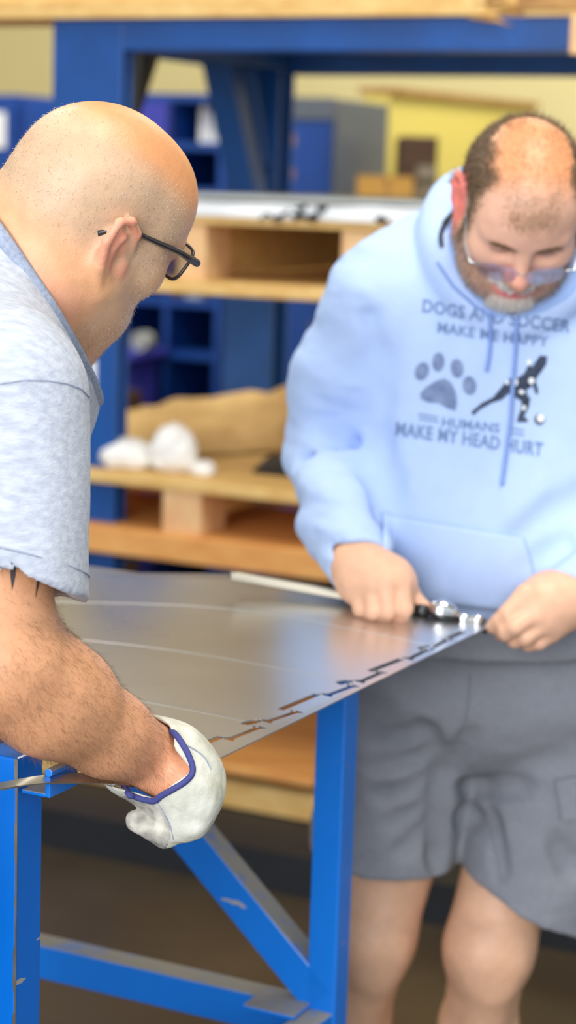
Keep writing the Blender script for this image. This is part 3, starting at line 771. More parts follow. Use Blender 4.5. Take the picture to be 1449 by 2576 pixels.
def slot(p0, p1, kind):
    a = Vector(S_inv(*p0)); b = Vector(S_inv(*p1))
    if kind == 'dog': a.x = max(a.x, .0145); b.x = max(b.x, .0145)
    a.y *= TL; b.y *= TL          # in metres
    d = (b-a).normalized(); n = Vector((-d.y, d.x)); hw = 0.0045; L = (b-a).length
    if kind == 'slit': pts = [a-n*hw, b-n*hw, b+n*hw, a+n*hw]
    elif kind == 'bit': pts = [a-n*hw, a+d*L*.3-n*hw*1.6, b-n*hw, b+n*hw, a+d*L*.7+n*hw*1.6, a+n*hw]
    else:
        e = min(0.012, L*0.16); w2 = 0.0105; w1 = 0.0035
        pts = [a-n*w1, a+d*e*.4-n*w2, a+d*e-n*w1*1.1, b-d*e-n*w1*1.1, b-d*e*.4-n*w2, b-n*w1, b+n*w1*2.2, b-d*e*.9+n*w1, a+d*e*.9+n*w1, a+n*w1*2.2]
    return [(p.x, p.y) for p in pts]
SLOTS = [((512, 1873), (556, 1855), 'slit'), ((705, 1787), (800, 1747), 'slit'), ((930, 1690), (1010, 1659), 'slit'), ((1122, 1609), (1166, 1590), 'slit'),
         ((572, 1863), (658, 1830), 'dog'), ((668, 1818), (752, 1791), 'dog'), ((820, 1752), (900, 1727), 'dog'), ((903, 1718), (975, 1694), 'dog'),
         ((1035, 1662), (1090, 1641), 'dog'), ((1096, 1639), (1150, 1613), 'dog'),
         ((612, 1824), (652, 1813), 'bit'), ((850, 1722), (882, 1713), 'bit'), ((1056, 1636), (1084, 1625), 'bit')]
from mathutils.geometry import delaunay_2d_cdt
vco = [Vector((0, 0)), Vector((SL, 0)), Vector((SL, TL)), Vector((0, TL))]; loops = [[0, 1, 2, 3]]
for sl in SLOTS:
    p = slot(*sl); ar = sum(p[i][0]*p[(i+1) % len(p)][1]-p[(i+1) % len(p)][0]*p[i][1] for i in range(len(p)))
    if ar > 0: p = p[::-1]
    loops.append(list(range(len(vco), len(vco)+len(p)))); vco += [Vector(q) for q in p]
for i in range(1, 40):
    for j in range(1, 22): vco.append(Vector((SL*(i/40)**1.5, TL*j/22)))
vo, eo, fo, *_ = delaunay_2d_cdt(vco, [], loops, 2, 1e-6)
tv = [SP(v.x, v.y/TL) for v in vo]
sheet = empty('sheet_metal', SP(0.6, 0.5), 'large bare sheet metal panel with slots, bent up between the two men on the table', 'sheet metal')
plate = mesh_obj('plate', tv, [tuple(f) for f in fo], 'sheet', sheet, smooth=True)
def sharp_rim(o):
    me = o.data; cnt = {}
    for f in me.polygons:
        for k in f.edge_keys: cnt[k] = cnt.get(k, 0)+1
    for e in me.edges:
        if cnt.get(tuple(sorted(e.vertices)), 0) < 2: e.use_edge_sharp = True
sharp_rim(plate)
plate.data.materials.append(M['sheet_edge'])
so = plate.modifiers.new('s', 'SOLIDIFY'); so.thickness = 0.0016; so.offset = 0; so.material_offset_rim = 1
for (p0, p1) in (((100, 1513), (1075, 1622)), ((130, 1604), (858, 1711)), ((250, 1745), (626, 1816))):
    (s0, t0_), (s1, t1_) = S_inv(*p0), S_inv(*p1)
    b = MB(); b.tube([SP(s0+(s1-s0)*k/30, t0_+(t1_-t0_)*k/30)+snrm*0.0007 for k in range(31)], 0.0006, 6); b.build('scribed_line', 'sheet_edge', sheet)
# slot burrs: small proud beads of metal at the slot corners
b = MB()
for sl in SLOTS:
    if sl[2] == 'slit': continue
    for pt in (slot(*sl)[1], slot(*sl)[4], slot(*sl)[5]):
        c = SP(pt[0], pt[1]/TL)+snrm*0.0008; b.tube([c-SD*0.002, c+SD*0.002], [0.0008, 0.0006], 6)
tag(b.build('burrs', 'sheet_edge', sheet), kind='stuff')
# narrow strip that runs on from the near corner, bowing past the near leg
lo = [Wv(x, y, Y) for x, y, Y in ((440, 1990, 1.935), (310, 1976, 1.90), (220, 1971, 1.87), (130, 1970.5, 1.845), (60, 1977, 1.825), (0, 1987, 1.805), (-120, 2012, 1.77), (-260, 2046, 1.73))]
lo = spline(lo, 8); V = []; Fc = []
for i, p in enumerate(lo):
    V += [p, p+Vector((0.012, 0.030, 0.0008))]
    if i: Fc.append((2*i-2, 2*i-1, 2*i+1, 2*i))
es = mesh_obj('edge_strip', V, Fc, 'sheet', sheet, smooth=True, label='narrow strip of the sheet bowing past the near table leg')
sharp_rim(es); es.data.materials.append(M['sheet_edge']); so = es.modifiers.new('s', 'SOLIDIFY'); so.thickness = 0.0016; so.offset = 0; so.material_offset_rim = 1

# ================================================================== THE TOOL IN THE RIGHT MAN'S HAND
tool = empty('hand_nibbler', W(950, 1515, 2.57), 'long chrome hand tool with a pale bar, held over the sheet edge', 'tool')
def tl(px, py, Y): return W(px, py, Y)
b = MB(); b.bar(tl(583, 1447, 2.62), tl(1046, 1531, 2.575), UP, 0.0085, 0.014); b.build('handle_bar', 'tool_bar', tool, bevel=0.0015)
b = MB(); b.tube([tl(578, 1446, 2.621), tl(594, 1449, 2.62)], 0.0052, 10); b.build('end_cap', 'tool_dark', tool)
b = MB(); b.tube([tl(1040, 1530, 2.575), tl(1062, 1534, 2.574), tl(1082, 1537, 2.573)], [0.007, 0.009, 0.007], 14); b.build('collar', 'tool_dark', tool, smooth=True)
# lever body: flat oval drum
b = MB(); b.tube([tl(1074, 1535, 2.573), tl(1086, 1533, 2.573), tl(1112, 1533, 2.572), tl(1138, 1541, 2.571), tl(1158, 1552, 2.57)], [0.004, 0.011, 0.0145, 0.010, 0.004], 20)
b.build('lever_drum', 'chrome', tool, smooth=True)
b = MB(); b.tube([tl(1074, 1538, 2.567), tl(1112, 1548, 2.566), tl(1156, 1560, 2.566)], [0.004, 0.0075, 0.005], 12); b.build('lower_handle', 'tool_dark', tool, smooth=True)
b = MB(); b.tube([tl(1148, 1553, 2.57), tl(1160, 1555, 2.57), tl(1180, 1559, 2.57), tl(1186, 1560, 2.57)], [0.004, 0.0075, 0.0075, 0.004], 16); b.build('knurled_nut', 'chrome', tool, smooth=True)
b = MB(); b.tube([tl(1186, 1560, 2.57), tl(1192, 1559, 2.57), tl(1210, 1560, 2.57), tl(1216, 1562, 2.57)], [0.004, 0.008, 0.008, 0.004], 16); b.build('pivot_boss', 'chrome', tool, smooth=True)
b = MB(); b.tube([tl(1212, 1564, 2.568), tl(1222, 1574, 2.566), tl(1227, 1588, 2.566)], [0.006, 0.005, 0.003], 10); b.build('jaw', 'tool_dark', tool, smooth=True)
b = MB(); b.tube([tl(1212, 1568, 2.572), tl(1216, 1582, 2.572), tl(1222, 1594, 2.570)], [0.005, 0.004, 0.002], 10); b.build('jaw', 'tool_dark', tool, smooth=True)

# ================================================================== PEOPLE
CRn = np.array(CR)
def cam_frame(fwd, up):
    """head frame from directions in the camera's right/up/away axes -> columns forward, left, up in the world"""
    toW = lambda v: CRn @ np.array([v[0], v[1], -v[2]])
    f = toW(fwd); f /= np.linalg.norm(f); u = toW(up); u = u-f*(u@f); u /= np.linalg.norm(u); l = np.cross(u, f)
    return np.stack([f, l, u], 1)
def add_head(s, T, R, p):
    """head into SDF s; T centre, R columns forward/left/up; p shape parameters"""
    k_ = p.get('scale', 1.0)
    L = lambda x, y, z: T+R @ (np.array([x, y, z])*k_)
    E = lambda c, r, k=0.02, op='u', rot=None: s.ell(L(*c), np.array(r)*k_, R if rot is None else R @ rot, k*k_, op)
    C = lambda a, b, ra, rb=None, k=0.012, op='u': s.cap(L(*a), L(*b), ra*k_, (rb if rb is not None else ra)*k_, k*k_, op)
    fw = p.get('fat', 0.0)
    E((-.006, 0, .030), (.100, .079, .083)); E((.040, 0, .030), (.056, .066, .066), .03); E((-.040, 0, .012), (.062, .072, .066), .03)
    E((.040, 0, -.030), (.050, .061+fw, .078), .03)
    for y in (1, -1):
        E((.004, y*.048, -.050), (.040, .024+fw, .042), .03)
        C((.066, y*.034, -.082), (.008, y*.056, -.064), .018+fw*.6, .020+fw*.6, .025)
        if fw > .005: E((.046, y*.044, -.086), (.032, .022+fw*.5, .028), .025)
        E((.060, y*.044, -.026), (.028, .024+fw*.5, .024), .02)
        C((.084, y*.012, .017), (.076, y*.050, .020), .0105, .009, .014)
    E((.078, 0, -.097+p.get('chin', 0)), (.022, .026, .020), .025)
    C((.050, 0, -.095), (-.01, 0, -.080), .030+fw, .045+fw, .03)
    for y in (1, -1):
        E((.100, y*.032, -.002), (.020, .019, .013), .012, 's')
        E((.0745, y*.0325, -.002), (.0145, .0150, .0140), .003)
        C((.0868, y*.022, -.006), (.0845, y*.044, -.006), .0028, .0022, .003)          # lower lid
        C((.0890, y*.020, .0035), (.0850, y*.046, .003), .0034, .0026, .003)          # lowered upper lid
    C((.090, 0, .008), (.112, 0, -.036), .0085, .0115, .012)
    E((.113, 0, -.041), (.0135, .0125, .0115), .008)
    for y in (1, -1):
        E((.101, y*.0145, -.045), (.0135, .0078, .0088), .006); E((.108, y*.007, -.053), (.006, .0042, .004), .003, 's')
    C((.096, 0, -.050), (.097, 0, -.062), .008, .010, .012)
    C((.1000, .010, -.066), (.0890, .027, -.071), .0058, .003, .006); C((.1000, -.010, -.066), (.0890, -.027, -.071), .0058, .003, .006); C((.1, .01, -.066), (.1, -.01, -.066), .0058, k=.006)
    C((.0975, .012, -.078), (.0885, .026, -.073), .0062, .003, .006); C((.0975, -.012, -.078), (.0885, -.026, -.073), .0062, .003, .006); C((.0975, .012, -.078), (.0975, -.012, -.078), .0062, k=.006)
    C((.1060, .020, -.0722), (.1060, -.020, -.0722), .0016, k=.003, op='s')
    # ears
    for y in (1, -1):
        yo = p.get('ear', .078)
        es_ = p.get('ears', 1.0)
        B = lambda u, v, wv=0.0: (-.006+v*0.9*es_+(-0.25*u*es_), y*(yo+wv), -.010+p.get('earz', 0)+u*es_)
        E(B(.002, -.004, .001), (.016, .006, .030), .008)
        rim = [B(.010, .016, -.002), B(.026, .011, .004), B(.032, -.004, .009), B(.026, -.019, .013), B(.008, -.024, .015), B(-.012, -.017, .012), B(-.026, -.006, .006)]
        for i in range(len(rim)-1): C(rim[i], rim[i+1], .0048, .0048, .004)
        anti = [B(.018, -.004, .008), B(.006, -.012, .010), B(-.010, -.010, .009), B(-.017, 0, .006)]
        for i in range(len(anti)-1): C(anti[i], anti[i+1], .0042, .0038, .004)
        E(B(-.029, .000, .004), (.0085, .0055, .0105), .006)
        E(B(-.002, .001, .011), (.0085, .009, .0115), .004, 's')
        C(B(.0, .013, .002), B(-.008, .012, .003), .0045, .004, .005)
        C(B(.018, -.012, .0), B(-.014, -.012, .0), .006, .006, .006)
    return L
def to_local(V, T, R, k=1.0): return ((V-T) @ R)/k
def ss(a, b, x):
    t = np.clip((x-a)/(b-a), 0, 1); return t*t*(3-2*t)
def mixc(C, col, wgt): return C*(1-wgt[:, None])+np.array(srgb(*col))[None]*wgt[:, None]
def gauss(q, c, r): return np.exp(-(((q-np.array(c))/np.array(r))**2).sum(1))

def ring_on_plane(sdf, c, e1, e2, n=48, rmax=0.2, rmin=0.012, inner=False):
    """where a plane cuts an SDF: outline points around c"""
    c = np.array(c, float); e1 = np.array(e1, float); e2 = np.array(e2, float); out = []
    rs = np.linspace(rmin, rmax, 240)
    for i in range(n):
        a = 2*math.pi*i/n; d = e1*math.cos(a)+e2*math.sin(a)
        v = sdf((c+rs[:, None]*d)[None])[0]; ins = np.where(v < 0)[0]
        out.append(Vector(c+d*(rs[ins[-1]] if len(ins) else rmin)))
    return out
def plane_axes(n):
    n = Vector(n).normalized(); a = n.orthogonal().normalized(); return n, np.array(a), np.array(n.cross(a))

# ------------------------------------------------------------------ LEFT MAN
man1 = empty('person', (W(-760, 2200, 1.74).x, 1.74, 0.0), 'bald man with glasses in grey t-shirt leaning over, gloved hand gripping the sheet corner', 'person')
psi = math.radians(47); pit = math.radians(31)
f1 = (math.cos(pit)*math.cos(psi), -math.sin(pit)*math.cos(psi), math.sin(psi))
up1 = (math.sin(pit), math.cos(pit), -0.20)
H1R = cam_frame(f1, up1); H1T = Wv(238, 528, 2.06)
P1 = dict(scale=.955, fat=0.012, ear=.080, earz=-.016, chin=-.010, ears=1.3)
sh1 = Wv(15, 1000, 1.865); el1 = Wv(0, 1672, 1.80); wr1 = Wv(398, 1912, 1.925)
b1 = SDF()
L1 = add_head(b1, H1T, H1R, P1)
c7 = Wv(-95, 690, 2.07)
b1.cap(L1(-.035, 0, -.040), c7, .064, .074, k=.035); b1.cap(L1(-.010, 0, -.062), Wv(-30, 855, 2.06), .045, .048, k=.025)
b1.cap(L1(-.02, .035, -.06), Wv(-40, 820, 2.10), .035, .05, k=.03); b1.cap(L1(-.02, -.035, -.06), Wv(-20, 800, 2.0), .035, .05, k=.03)
pelv = Wv(-760, 2200, 1.74)
b1.cap(Wv(-110, 900, 2.07), pelv, .13, .13, k=.06); b1.cap(sh1, Wv(-80, 880, 2.2), .055, .06, k=.03)
# right arm
b1.chain([sh1, Wv(-6, 1330, 1.832), el1], [.062, .053, .050], k=.02)
b1.cap(el1, Wv(120, 1762, 1.83), .050, .0475, k=.03); b1.cap(Wv(40, 1660, 1.80), Wv(170, 1740, 1.845), .043, .041, k=.03)
b1.cap(Wv(120, 1762, 1.83), Wv(270, 1845, 1.88), .0475, .040, k=.03); b1.cap(Wv(270, 1845, 1.88), wr1, .040, .031, k=.02)
b1.ell(Wv(395, 1955, 1.905), (.012, .012, .012), k=.012)
# left arm, mostly hidden behind the chest
sh1b = Wv(10, 980, 2.24); b1.chain([sh1b, Wv(-70, 1330, 2.30), Wv(-110, 1600, 2.34), Wv(60, 1700, 2.20)][:3], [.06, .05, .045], k=.02)
# right hand inside the glove: palm, four fingers, thumb
KN = [((515, 2000, 1.895), (484, 2074, 1.893), (415, 2098, 1.898), (342, 2066, 1.905)),
      ((520, 1985, 1.917), (494, 2058, 1.915), (445, 2086, 1.92), (402, 2088, 1.925)),
      ((518, 1968, 1.940), (498, 2036, 1.938), (455, 2074, 1.942), (415, 2080, 1.945)),
      ((510, 1948, 1.962), (494, 2012, 1.960), (458, 2060, 1.962), (425, 2072, 1.965))]
b1.cap(wr1, Wv(470, 1965, 1.91), .030, .030, k=.015); b1.cap(Wv(420, 1920, 1.93), Wv(490, 1955, 1.945), .026, .026, k=.012)
for kn in KN: b1.chain([Wv(440, 1940, kn[0][2]), *[Wv(*q) for q in kn]], [.012, .0115, .0105, .0095, .008], k=.003)
b1.chain([Wv(420, 1890, 1.955), Wv(462, 1884, 1.985), Wv(492, 1902, 2.0)], [.014, .012, .010], k=.006)
V, Fq = b1.mesh(0.0026, 2); V, Fq = drop_islands(V, Fq)
q = to_local(V, H1T, H1R, P1['scale']); N = normals(V, Fq)
C = np.tile(np.array(srgb(226, 166, 122)), (len(V), 1))
hd = ss(.25, .16, np.linalg.norm(q, axis=1))
C = mixc(C, (230, 172, 128), hd)
C = mixc(C, (226, 158, 108), hd*ss(.038, .085, q[:, 2]+0.12*q[:, 0]))                # more orange towards the crown
side = ss(.085, .050, q[:, 2]+.10*q[:, 0])*ss(-.055, -.015, q[:, 2])*ss(.078, .045, q[:, 0])*ss(.035, .055, np.abs(q[:, 1])+np.where(q[:, 0] < -.03, .05, 0))
C = mixc(C, (206, 182, 154), 0.65*hd*side)                                              # shaved grey stubble
brd = ss(-.020, -.045, q[:, 2])*ss(-.005, .03, q[:, 0])*hd
C = mixc(C, (204, 172, 146), 0.65*brd)
C = mixc(C, (240, 150, 124), 0.7*hd*ss(.0825, .089, np.abs(q[:, 1]))*ss(-.05, -.03, q[:, 2])*ss(.05, .02, np.abs(q[:, 0]+.01)))   # ears
C = mixc(C, (236, 168, 142), 0.6*ss(-.06, -.1, q[:, 2])*ss(.02, -.02, q[:, 0])*hd)
C = mixc(C, (206, 120, 104), gauss(q, (.1, 0, -.072), (.012, .024, .007)))
arm = 1-ss(1.40, 1.45, V[:, 2])
C = mixc(C, (224, 164, 122), arm)
C = mixc(C, (222, 150, 124), arm*0.5*np.exp(-((V-wr1)**2).sum(1)/.07**2))
nz = fbm(V*38, 3); C = C*(1+0.07*nz[:, None])
body1 = mesh_obj('body', V, Fq, 'skin', man1, smooth=True, cols=C); BV1, BN1 = V, N

# stubble on skull and cheeks
wgt = hd*(0.8*side+0.9*brd)*(np.abs(q[:, 1]) < .080); idx = rng.choice(len(V), 9000, p=wgt/wgt.sum())
gr = H1R @ np.array([0.5, 0, -0.9])
r_ = V[idx]+rng.normal(size=(9000, 3))*.0008
sv, sf = strands(r_, N[idx]*0.6+gr*0.6+rng.normal(size=(9000, 3))*.25, rng.uniform(.0014, .0030, 9000), 0.00011)
gc = np.repeat(np.where(rng.random(9000)[:, None] < 0.55, np.array(srgb(236, 226, 212)), np.array(srgb(150, 122, 98))), 7, axis=0)
tag(mesh_obj('stubble', sv, sf, 'hair_brown', man1, cols=gc), 'short grey stubble', kind='stuff')
# arm hair
fa = wr1-el1; tt = ((V-el1) @ fa)/(fa @ fa); dist = np.linalg.norm(V-el1-np.clip(tt, 0, 1)[:, None]*fa, axis=1)
up_ = ((V-sh1) @ (el1-sh1))/((el1-sh1) @ (el1-sh1))
wgt = ((tt > -0.15) & (tt < 0.97) & (dist < .075) & (V[:, 2] < 1.2)).astype(float)+0.35*((up_ > .6) & (up_ < 1.0) & (np.linalg.norm(V-sh1-np.clip(up_, 0, 1)[:, None]*(el1-sh1), axis=1) < .075))
idx = rng.choice(len(V), 9000, p=wgt/wgt.sum()); r_ = V[idx]+rng.normal(size=(9000, 3))*.001
fd = fa/np.linalg.norm(fa); dr = N[idx]*0.35+fd*0.55+np.array([0.1, 0, -0.45])+rng.normal(size=(9000, 3))*.28
sv, sf = strands(r_, dr, rng.uniform(.004, .011, 9000), 0.00007, bend=rng.normal(size=(9000, 3))*.0022+np.array([0, 0, -.0015]))
tag(mesh_obj('arm_hair', sv, sf, 'hair_arm', man1), 'fine brown hair on the bare forearm', kind='stuff')
# tattoo tips below the sleeve
bvh1 = BVHTree.FromPolygons([tuple(p) for p in V], [tuple(f) for f in Fq])
def project(px, py, bvh, off):
    d = ray(px, py).normalized(); h, n, i, ds = bvh.ray_cast(CAM, d)
    if h is None: return None
    if n.dot(d) > 0: n = -n
    return h+n*off
def decal(name, polys, bvh, off, m, parent, cut=14, **k):
    """flat print: pixel polygons laid onto a surface"""
    bm = bmesh.new()
    for P in polys:
        try: bm.faces.new([bm.verts.new((x, y, 0)) for x, y in P])
        except ValueError: pass
    bmesh.ops.triangulate(bm, faces=bm.faces[:])
    for _ in range(3):
        ed = [e for e in bm.edges if e.calc_length() > cut]
        if not ed: break
        bmesh.ops.subdivide_edges(bm, edges=ed, cuts=1)
        bmesh.ops.triangulate(bm, faces=[f for f in bm.faces if len(f.verts) > 3])
    bm.verts.index_update(); vv = [project(v.co.x, v.co.y, bvh, off) for v in bm.verts]
    fs = [tuple(v.index for v in f.verts) for f in bm.faces if all(vv[v.index] is not None for v in f.verts)]
    ok = [v if v is not None else Vector((0, 2, 1)) for v in vv]; bm.free()
    used = sorted({i for f in fs for i in f}); mp = {a: i for i, a in enumerate(used)}
    if not fs: return None
    return mesh_obj(name, [ok[i] for i in used], [tuple(mp[i] for i in f) for f in fs], m, parent, **k)
decal('tattoo', [[(24, 1395), (42, 1400), (38, 1450), (30, 1486), (26, 1450)], [(88, 1405), (104, 1412), (98, 1468), (88, 1506), (92, 1460)]], bvh1, 0.0006, 'tattoo', man1, label='dark tips of a tattoo below the sleeve')

# ---- t-shirt
ts = SDF()
ts.cap(Wv(-130, 900, 2.07), pelv, .160, .168, k=.06)
ts.ell(Wv(-108, 965, 2.08), (.114, .150, .115), k=.06)
ts.cap(Wv(-98, 1000, 2.12), Wv(-400, 1560, 1.95), .116, .15, k=.06)
ts.cap(c7+np.array([-.03, .0, -.02]), sh1+np.array([-.02, .03, .02]), .070, .072, k=.06)
ts.cap(Wv(0, 800, 2.05), Wv(20, 970, 1.99), .046, .060, k=.03)
ts.cap(c7, Wv(-10, 900, 2.22), .07, .075, k=.06)
ts.cap(L1(-.035, 0, -.040), c7, .069, .082, k=.03); ts.cap(L1(-.010, 0, -.062), Wv(-30, 855, 2.06), .050, .053, k=.025)
cN, cM, cT = Wv(-40, 560, 2.06), Wv(70, 672, 1.965), Wv(150, 838, 2.05)
hemc = Wv(4, 1462, 1.812)
ts.cap(sh1+np.array([.002, -.003, .004]), hemc+np.array([-.003, 0, -.06]), .077, .083, k=.022)
hemb = Wv(-72, 1420, 2.30); ts.cap(sh1b, hemb, .072, .074, k=.03)
ts0 = SDF(); ts0.p = list(ts.p)
hn = np.array([-0.16, -0.32, -0.93]); hn /= np.linalg.norm(hn)
bx = .13
ts.half(hemc, hn, hemc-bx, hemc+bx, k=.002)
ts.cap(hemc+hn*.005, hemc+hn*.2, .0640, .0745, k=.004, op='s')
hb = np.array([0.1, 0, -1.0]); ts.half(hemb-np.array([0, 0, .02]), hb, hemb-.12, hemb+.12, k=.002)
# neck opening
cn = np.cross(cM-cN, cT-cN); cn /= np.linalg.norm(cn)
if cn[2] < 0: cn = -cn
ncen = (cN+cT)/2; ncen = ncen-cn*((ncen-cN) @ cn)
ts.half(cN, cn, ncen-.2, ncen+.2, k=.003)
def tee_folds(P):
    d = P-hemc; al = d @ hn
    w1 = np.exp(-((P[:, 0]-hemc[0]-.05)/.05)**2)*np.clip(1+al/.35, 0, 1)
    f = 0.0035*np.sin(P[:, 0]*80+P[:, 2]*16+2.0*fbm(P*7, 2))*w1*np.clip((1.40-P[:, 2])*6, 0, 1)
    return f+0.0016*fbm(P*np.array([16, 16, 9.]), 3)
ts.post.append(tee_folds)
V, Fq = ts.mesh(0.0034, 1); V, Fq = drop_islands(V, Fq)
tee = mesh_obj('t_shirt', V, Fq, 'tee', man1, smooth=True); bvt = BVHTree.FromPolygons([tuple(p) for p in V], [tuple(f) for f in Fq])
# rib collar: a band round the neck
crs = ring_on_plane(ts0, ncen, *plane_axes(cn)[1:], n=80, rmax=.16, rmin=.03); V = []; Fc = []; nn = len(crs); cen = sum(crs, Vector())/nn
ax = Vector(cn)
for i, p in enumerate(crs):
    o_ = (p-cen); o_ = (o_-ax*o_.dot(ax)).normalized()
    for (a, bb_) in ((-.013, .001), (-.010, .0035), (.001, .0030), (.004, .0), (.002, -.004), (-.010, -.004)):
        V.append(p+ax*a+o_*bb_)
    for k in range(6):
        j = (i+1) % nn; Fc.append((i*6+k, i*6+(k+1) % 6, j*6+(k+1) % 6, j*6+k))
mesh_obj('collar', V, Fc, 'rib', tee, smooth=True, label='ribbed crew collar')
# hem stitching ring
hr = ring_on_plane(ts0, hemc-hn*.022, *plane_axes(hn)[1:], n=60, rmax=.13)
hc_ = sum(hr, Vector())/len(hr); tube_closed([p+(p-hc_).normalized()*.002 for p in hr], 0.0009, 5).build('sleeve_stitch', 'rib', tee)

# ---- trousers, boots (outside the picture to the left)
tr = SDF(); hip = pelv
for y in (1, -1):
    kn = np.array([pelv[0]+.04, pelv[1]+.02+y*.10, .50]); an = np.array([pelv[0]-.02, pelv[1]+y*.11, .06])
    tr.cap(pelv+np.array([0, y*.07, -.02]), kn, .105, .078, k=.05); tr.cap(kn, an, .076, .062, k=.04)
tr.ell(pelv+np.array([0, 0, .0]), (.155, .175, .13), k=.05)
tr.post.append(lambda P: 0.004*fbm(P*11, 2))
sdf_obj('trousers', tr, 0.008, 'jeans', man1)
for y in (1, -1):
    bt = SDF(); a = np.array([pelv[0]-.02, pelv[1]+y*.11, .0])
    bt.cap(a+[0, 0, .055], a+[0, 0, .14], .052, .055); bt.ell(a+[.09, 0, .04], (.15, .05, .045), k=.04); bt.half(a+[0, 0, .001], (0, 0, -1), a-.4, a+.4)
    sdf_obj('boot', bt, 0.006, 'boot', man1)

# ---- glove
gl = SDF()
gl.ell(Wv(470, 1965, 1.917), (.027, .044, .040), k=.02)
gl.cap(Wv(418, 1908, 1.925), Wv(470, 1940, 1.92), .036, .032, k=.02); gl.cap(Wv(345, 1900, 1.92), Wv(425, 1930, 1.92), .0445, .0415, k=.02)
gl.cap(Wv(478, 1915, 1.955), Wv(500, 1975, 1.94), .018, .020, k=.02)
gl.cap(Wv(505, 1955, 1.925), Wv(503, 2020, 1.905), .0165, .0165, k=.02)
gl.cap(Wv(335, 1990, 1.92), Wv(405, 2032, 1.905), .009, .013, k=.012); gl.cap(Wv(440, 2010, 1.90), Wv(452, 2065, 1.90), .020, .017, k=.02)
# the cuff is cut back in a V over the near side of the wrist
vw = lambda p: (p-np.array(CAM))/np.linalg.norm(p-np.array(CAM))
gT, gN, gV, gW = Wv(372, 1804, 1.945), Wv(482, 1938, 1.868), Wv(388, 2006, 1.875), Wv(312, 1984, 1.92)
def cutplane(p, q_, inside):
    n = np.cross(q_-p, vw((p+q_)/2)); n /= np.linalg.norm(n)
    return (p, n if (inside-p) @ n < 0 else -n)
gin = Wv(380, 1930, 1.88); gpl = [cutplane(gT, gN, gin), cutplane(gN, gV, gin), cutplane(gV, gW, gin)]
gl._add(lambda P: np.max([(P-p) @ n for p, n in gpl], 0), gin-.1, gin+.1, .002, 's')
gl.cap(Wv(260, 1840, 1.88), Wv(425, 1922, 1.925), .0365, .0325, k=.004, op='s')
for i, kn in enumerate(KN):
    gl.chain([Wv(*q) for q in kn], [.0150, .0148, .0138, .0122], k=.005, k0=.015)
gl.chain([Wv(440, 1900, 1.955), Wv(470, 1890, 1.985), Wv(498, 1905, 2.0)], [.018, .015, .013], k=.01)
wr_n = lambda P: 0.0022*np.abs(fbm(P*np.array([42, 42, 42.]), 3))
gl.post.append(wr_n)
# creases at the heel of the hand
for a, bq, r in ((Wv(400, 2018, 1.868), Wv(440, 2060, 1.868), .004), (Wv(480, 1945, 1.866), Wv(462, 2005, 1.862), .006), (Wv(430, 2055, 1.866), Wv(436, 2112, 1.875), .0025), (Wv(420, 1985, 1.858), Wv(470, 1985, 1.862), .004)):
    gl.cap(a, bq, r, r*.5, k=.010, op='s')
V, Fq = gl.mesh(0.0021, 2); V, Fq = drop_islands(V, Fq)
glove = mesh_obj('work_glove', V, Fq, 'leather', man1, smooth=True, label='off-white leather work glove with navy piping')
tipw = Wv(350, 2075, 1.90); ce = V[Fq].mean(1)
fing = np.array([((c-Wv(360, 2070, 1.90)) @ (c-Wv(360, 2070, 1.90))) for c in ce]) < .034**2
glove.data.materials.append(M['leather_soiled']); glove.data.polygons.foreach_set('material_index', fing.astype(np.int32))
bvg = BVHTree.FromPolygons([tuple(p) for p in V], [tuple(f) for f in Fq])
near = []
for x, y, ox, oy in ((376, 1806, 0, 6), (392, 1814, 3, 5), (412, 1826, 5, 4), (428, 1840, 6, 4), (445, 1858, 6, 4), (468, 1900, 6, 2), (480, 1938, 5, 3), (464, 1960, 2, 6), (432, 1980, 2, 6), (405, 1996, 2, 6), (389, 2008, 0, 6), (362, 2003, 0, 6), (338, 1995, 0, 6), (320, 1988, 2, 6)):
    p = project(x+ox, y+oy, bvg, 0.0008)
    if p is not None and p.y < 1.98: near.append(p)
    else: near.append(W(x, y, 1.925))
pr = spline(near+[W(300, 1935, 1.955), W(318, 1862, 1.965), W(348, 1818, 1.96)], 6, closed=True)
tube_closed(pr, 0.0033, 8).build('cuff_piping', 'piping', glove, smooth=True)
sm = [project(x, y, bvg, 0.0003) for x, y in ((472, 1876), (495, 1890), (516, 1908), (530, 1935))]
sm = [p for p in sm if p]; b = MB(); b.tube(spline(sm, 6), 0.0007, 5); b.build('seam', 'rib', glove)
sm = [project(x, y, bvg, 0.0003) for x, y in ((392, 2012), (410, 2040), (428, 2075), (436, 2112))]
sm = [p for p in sm if p]; b = MB(); b.tube(spline(sm, 6), 0.0007, 5); b.build('seam', 'rib', glove)

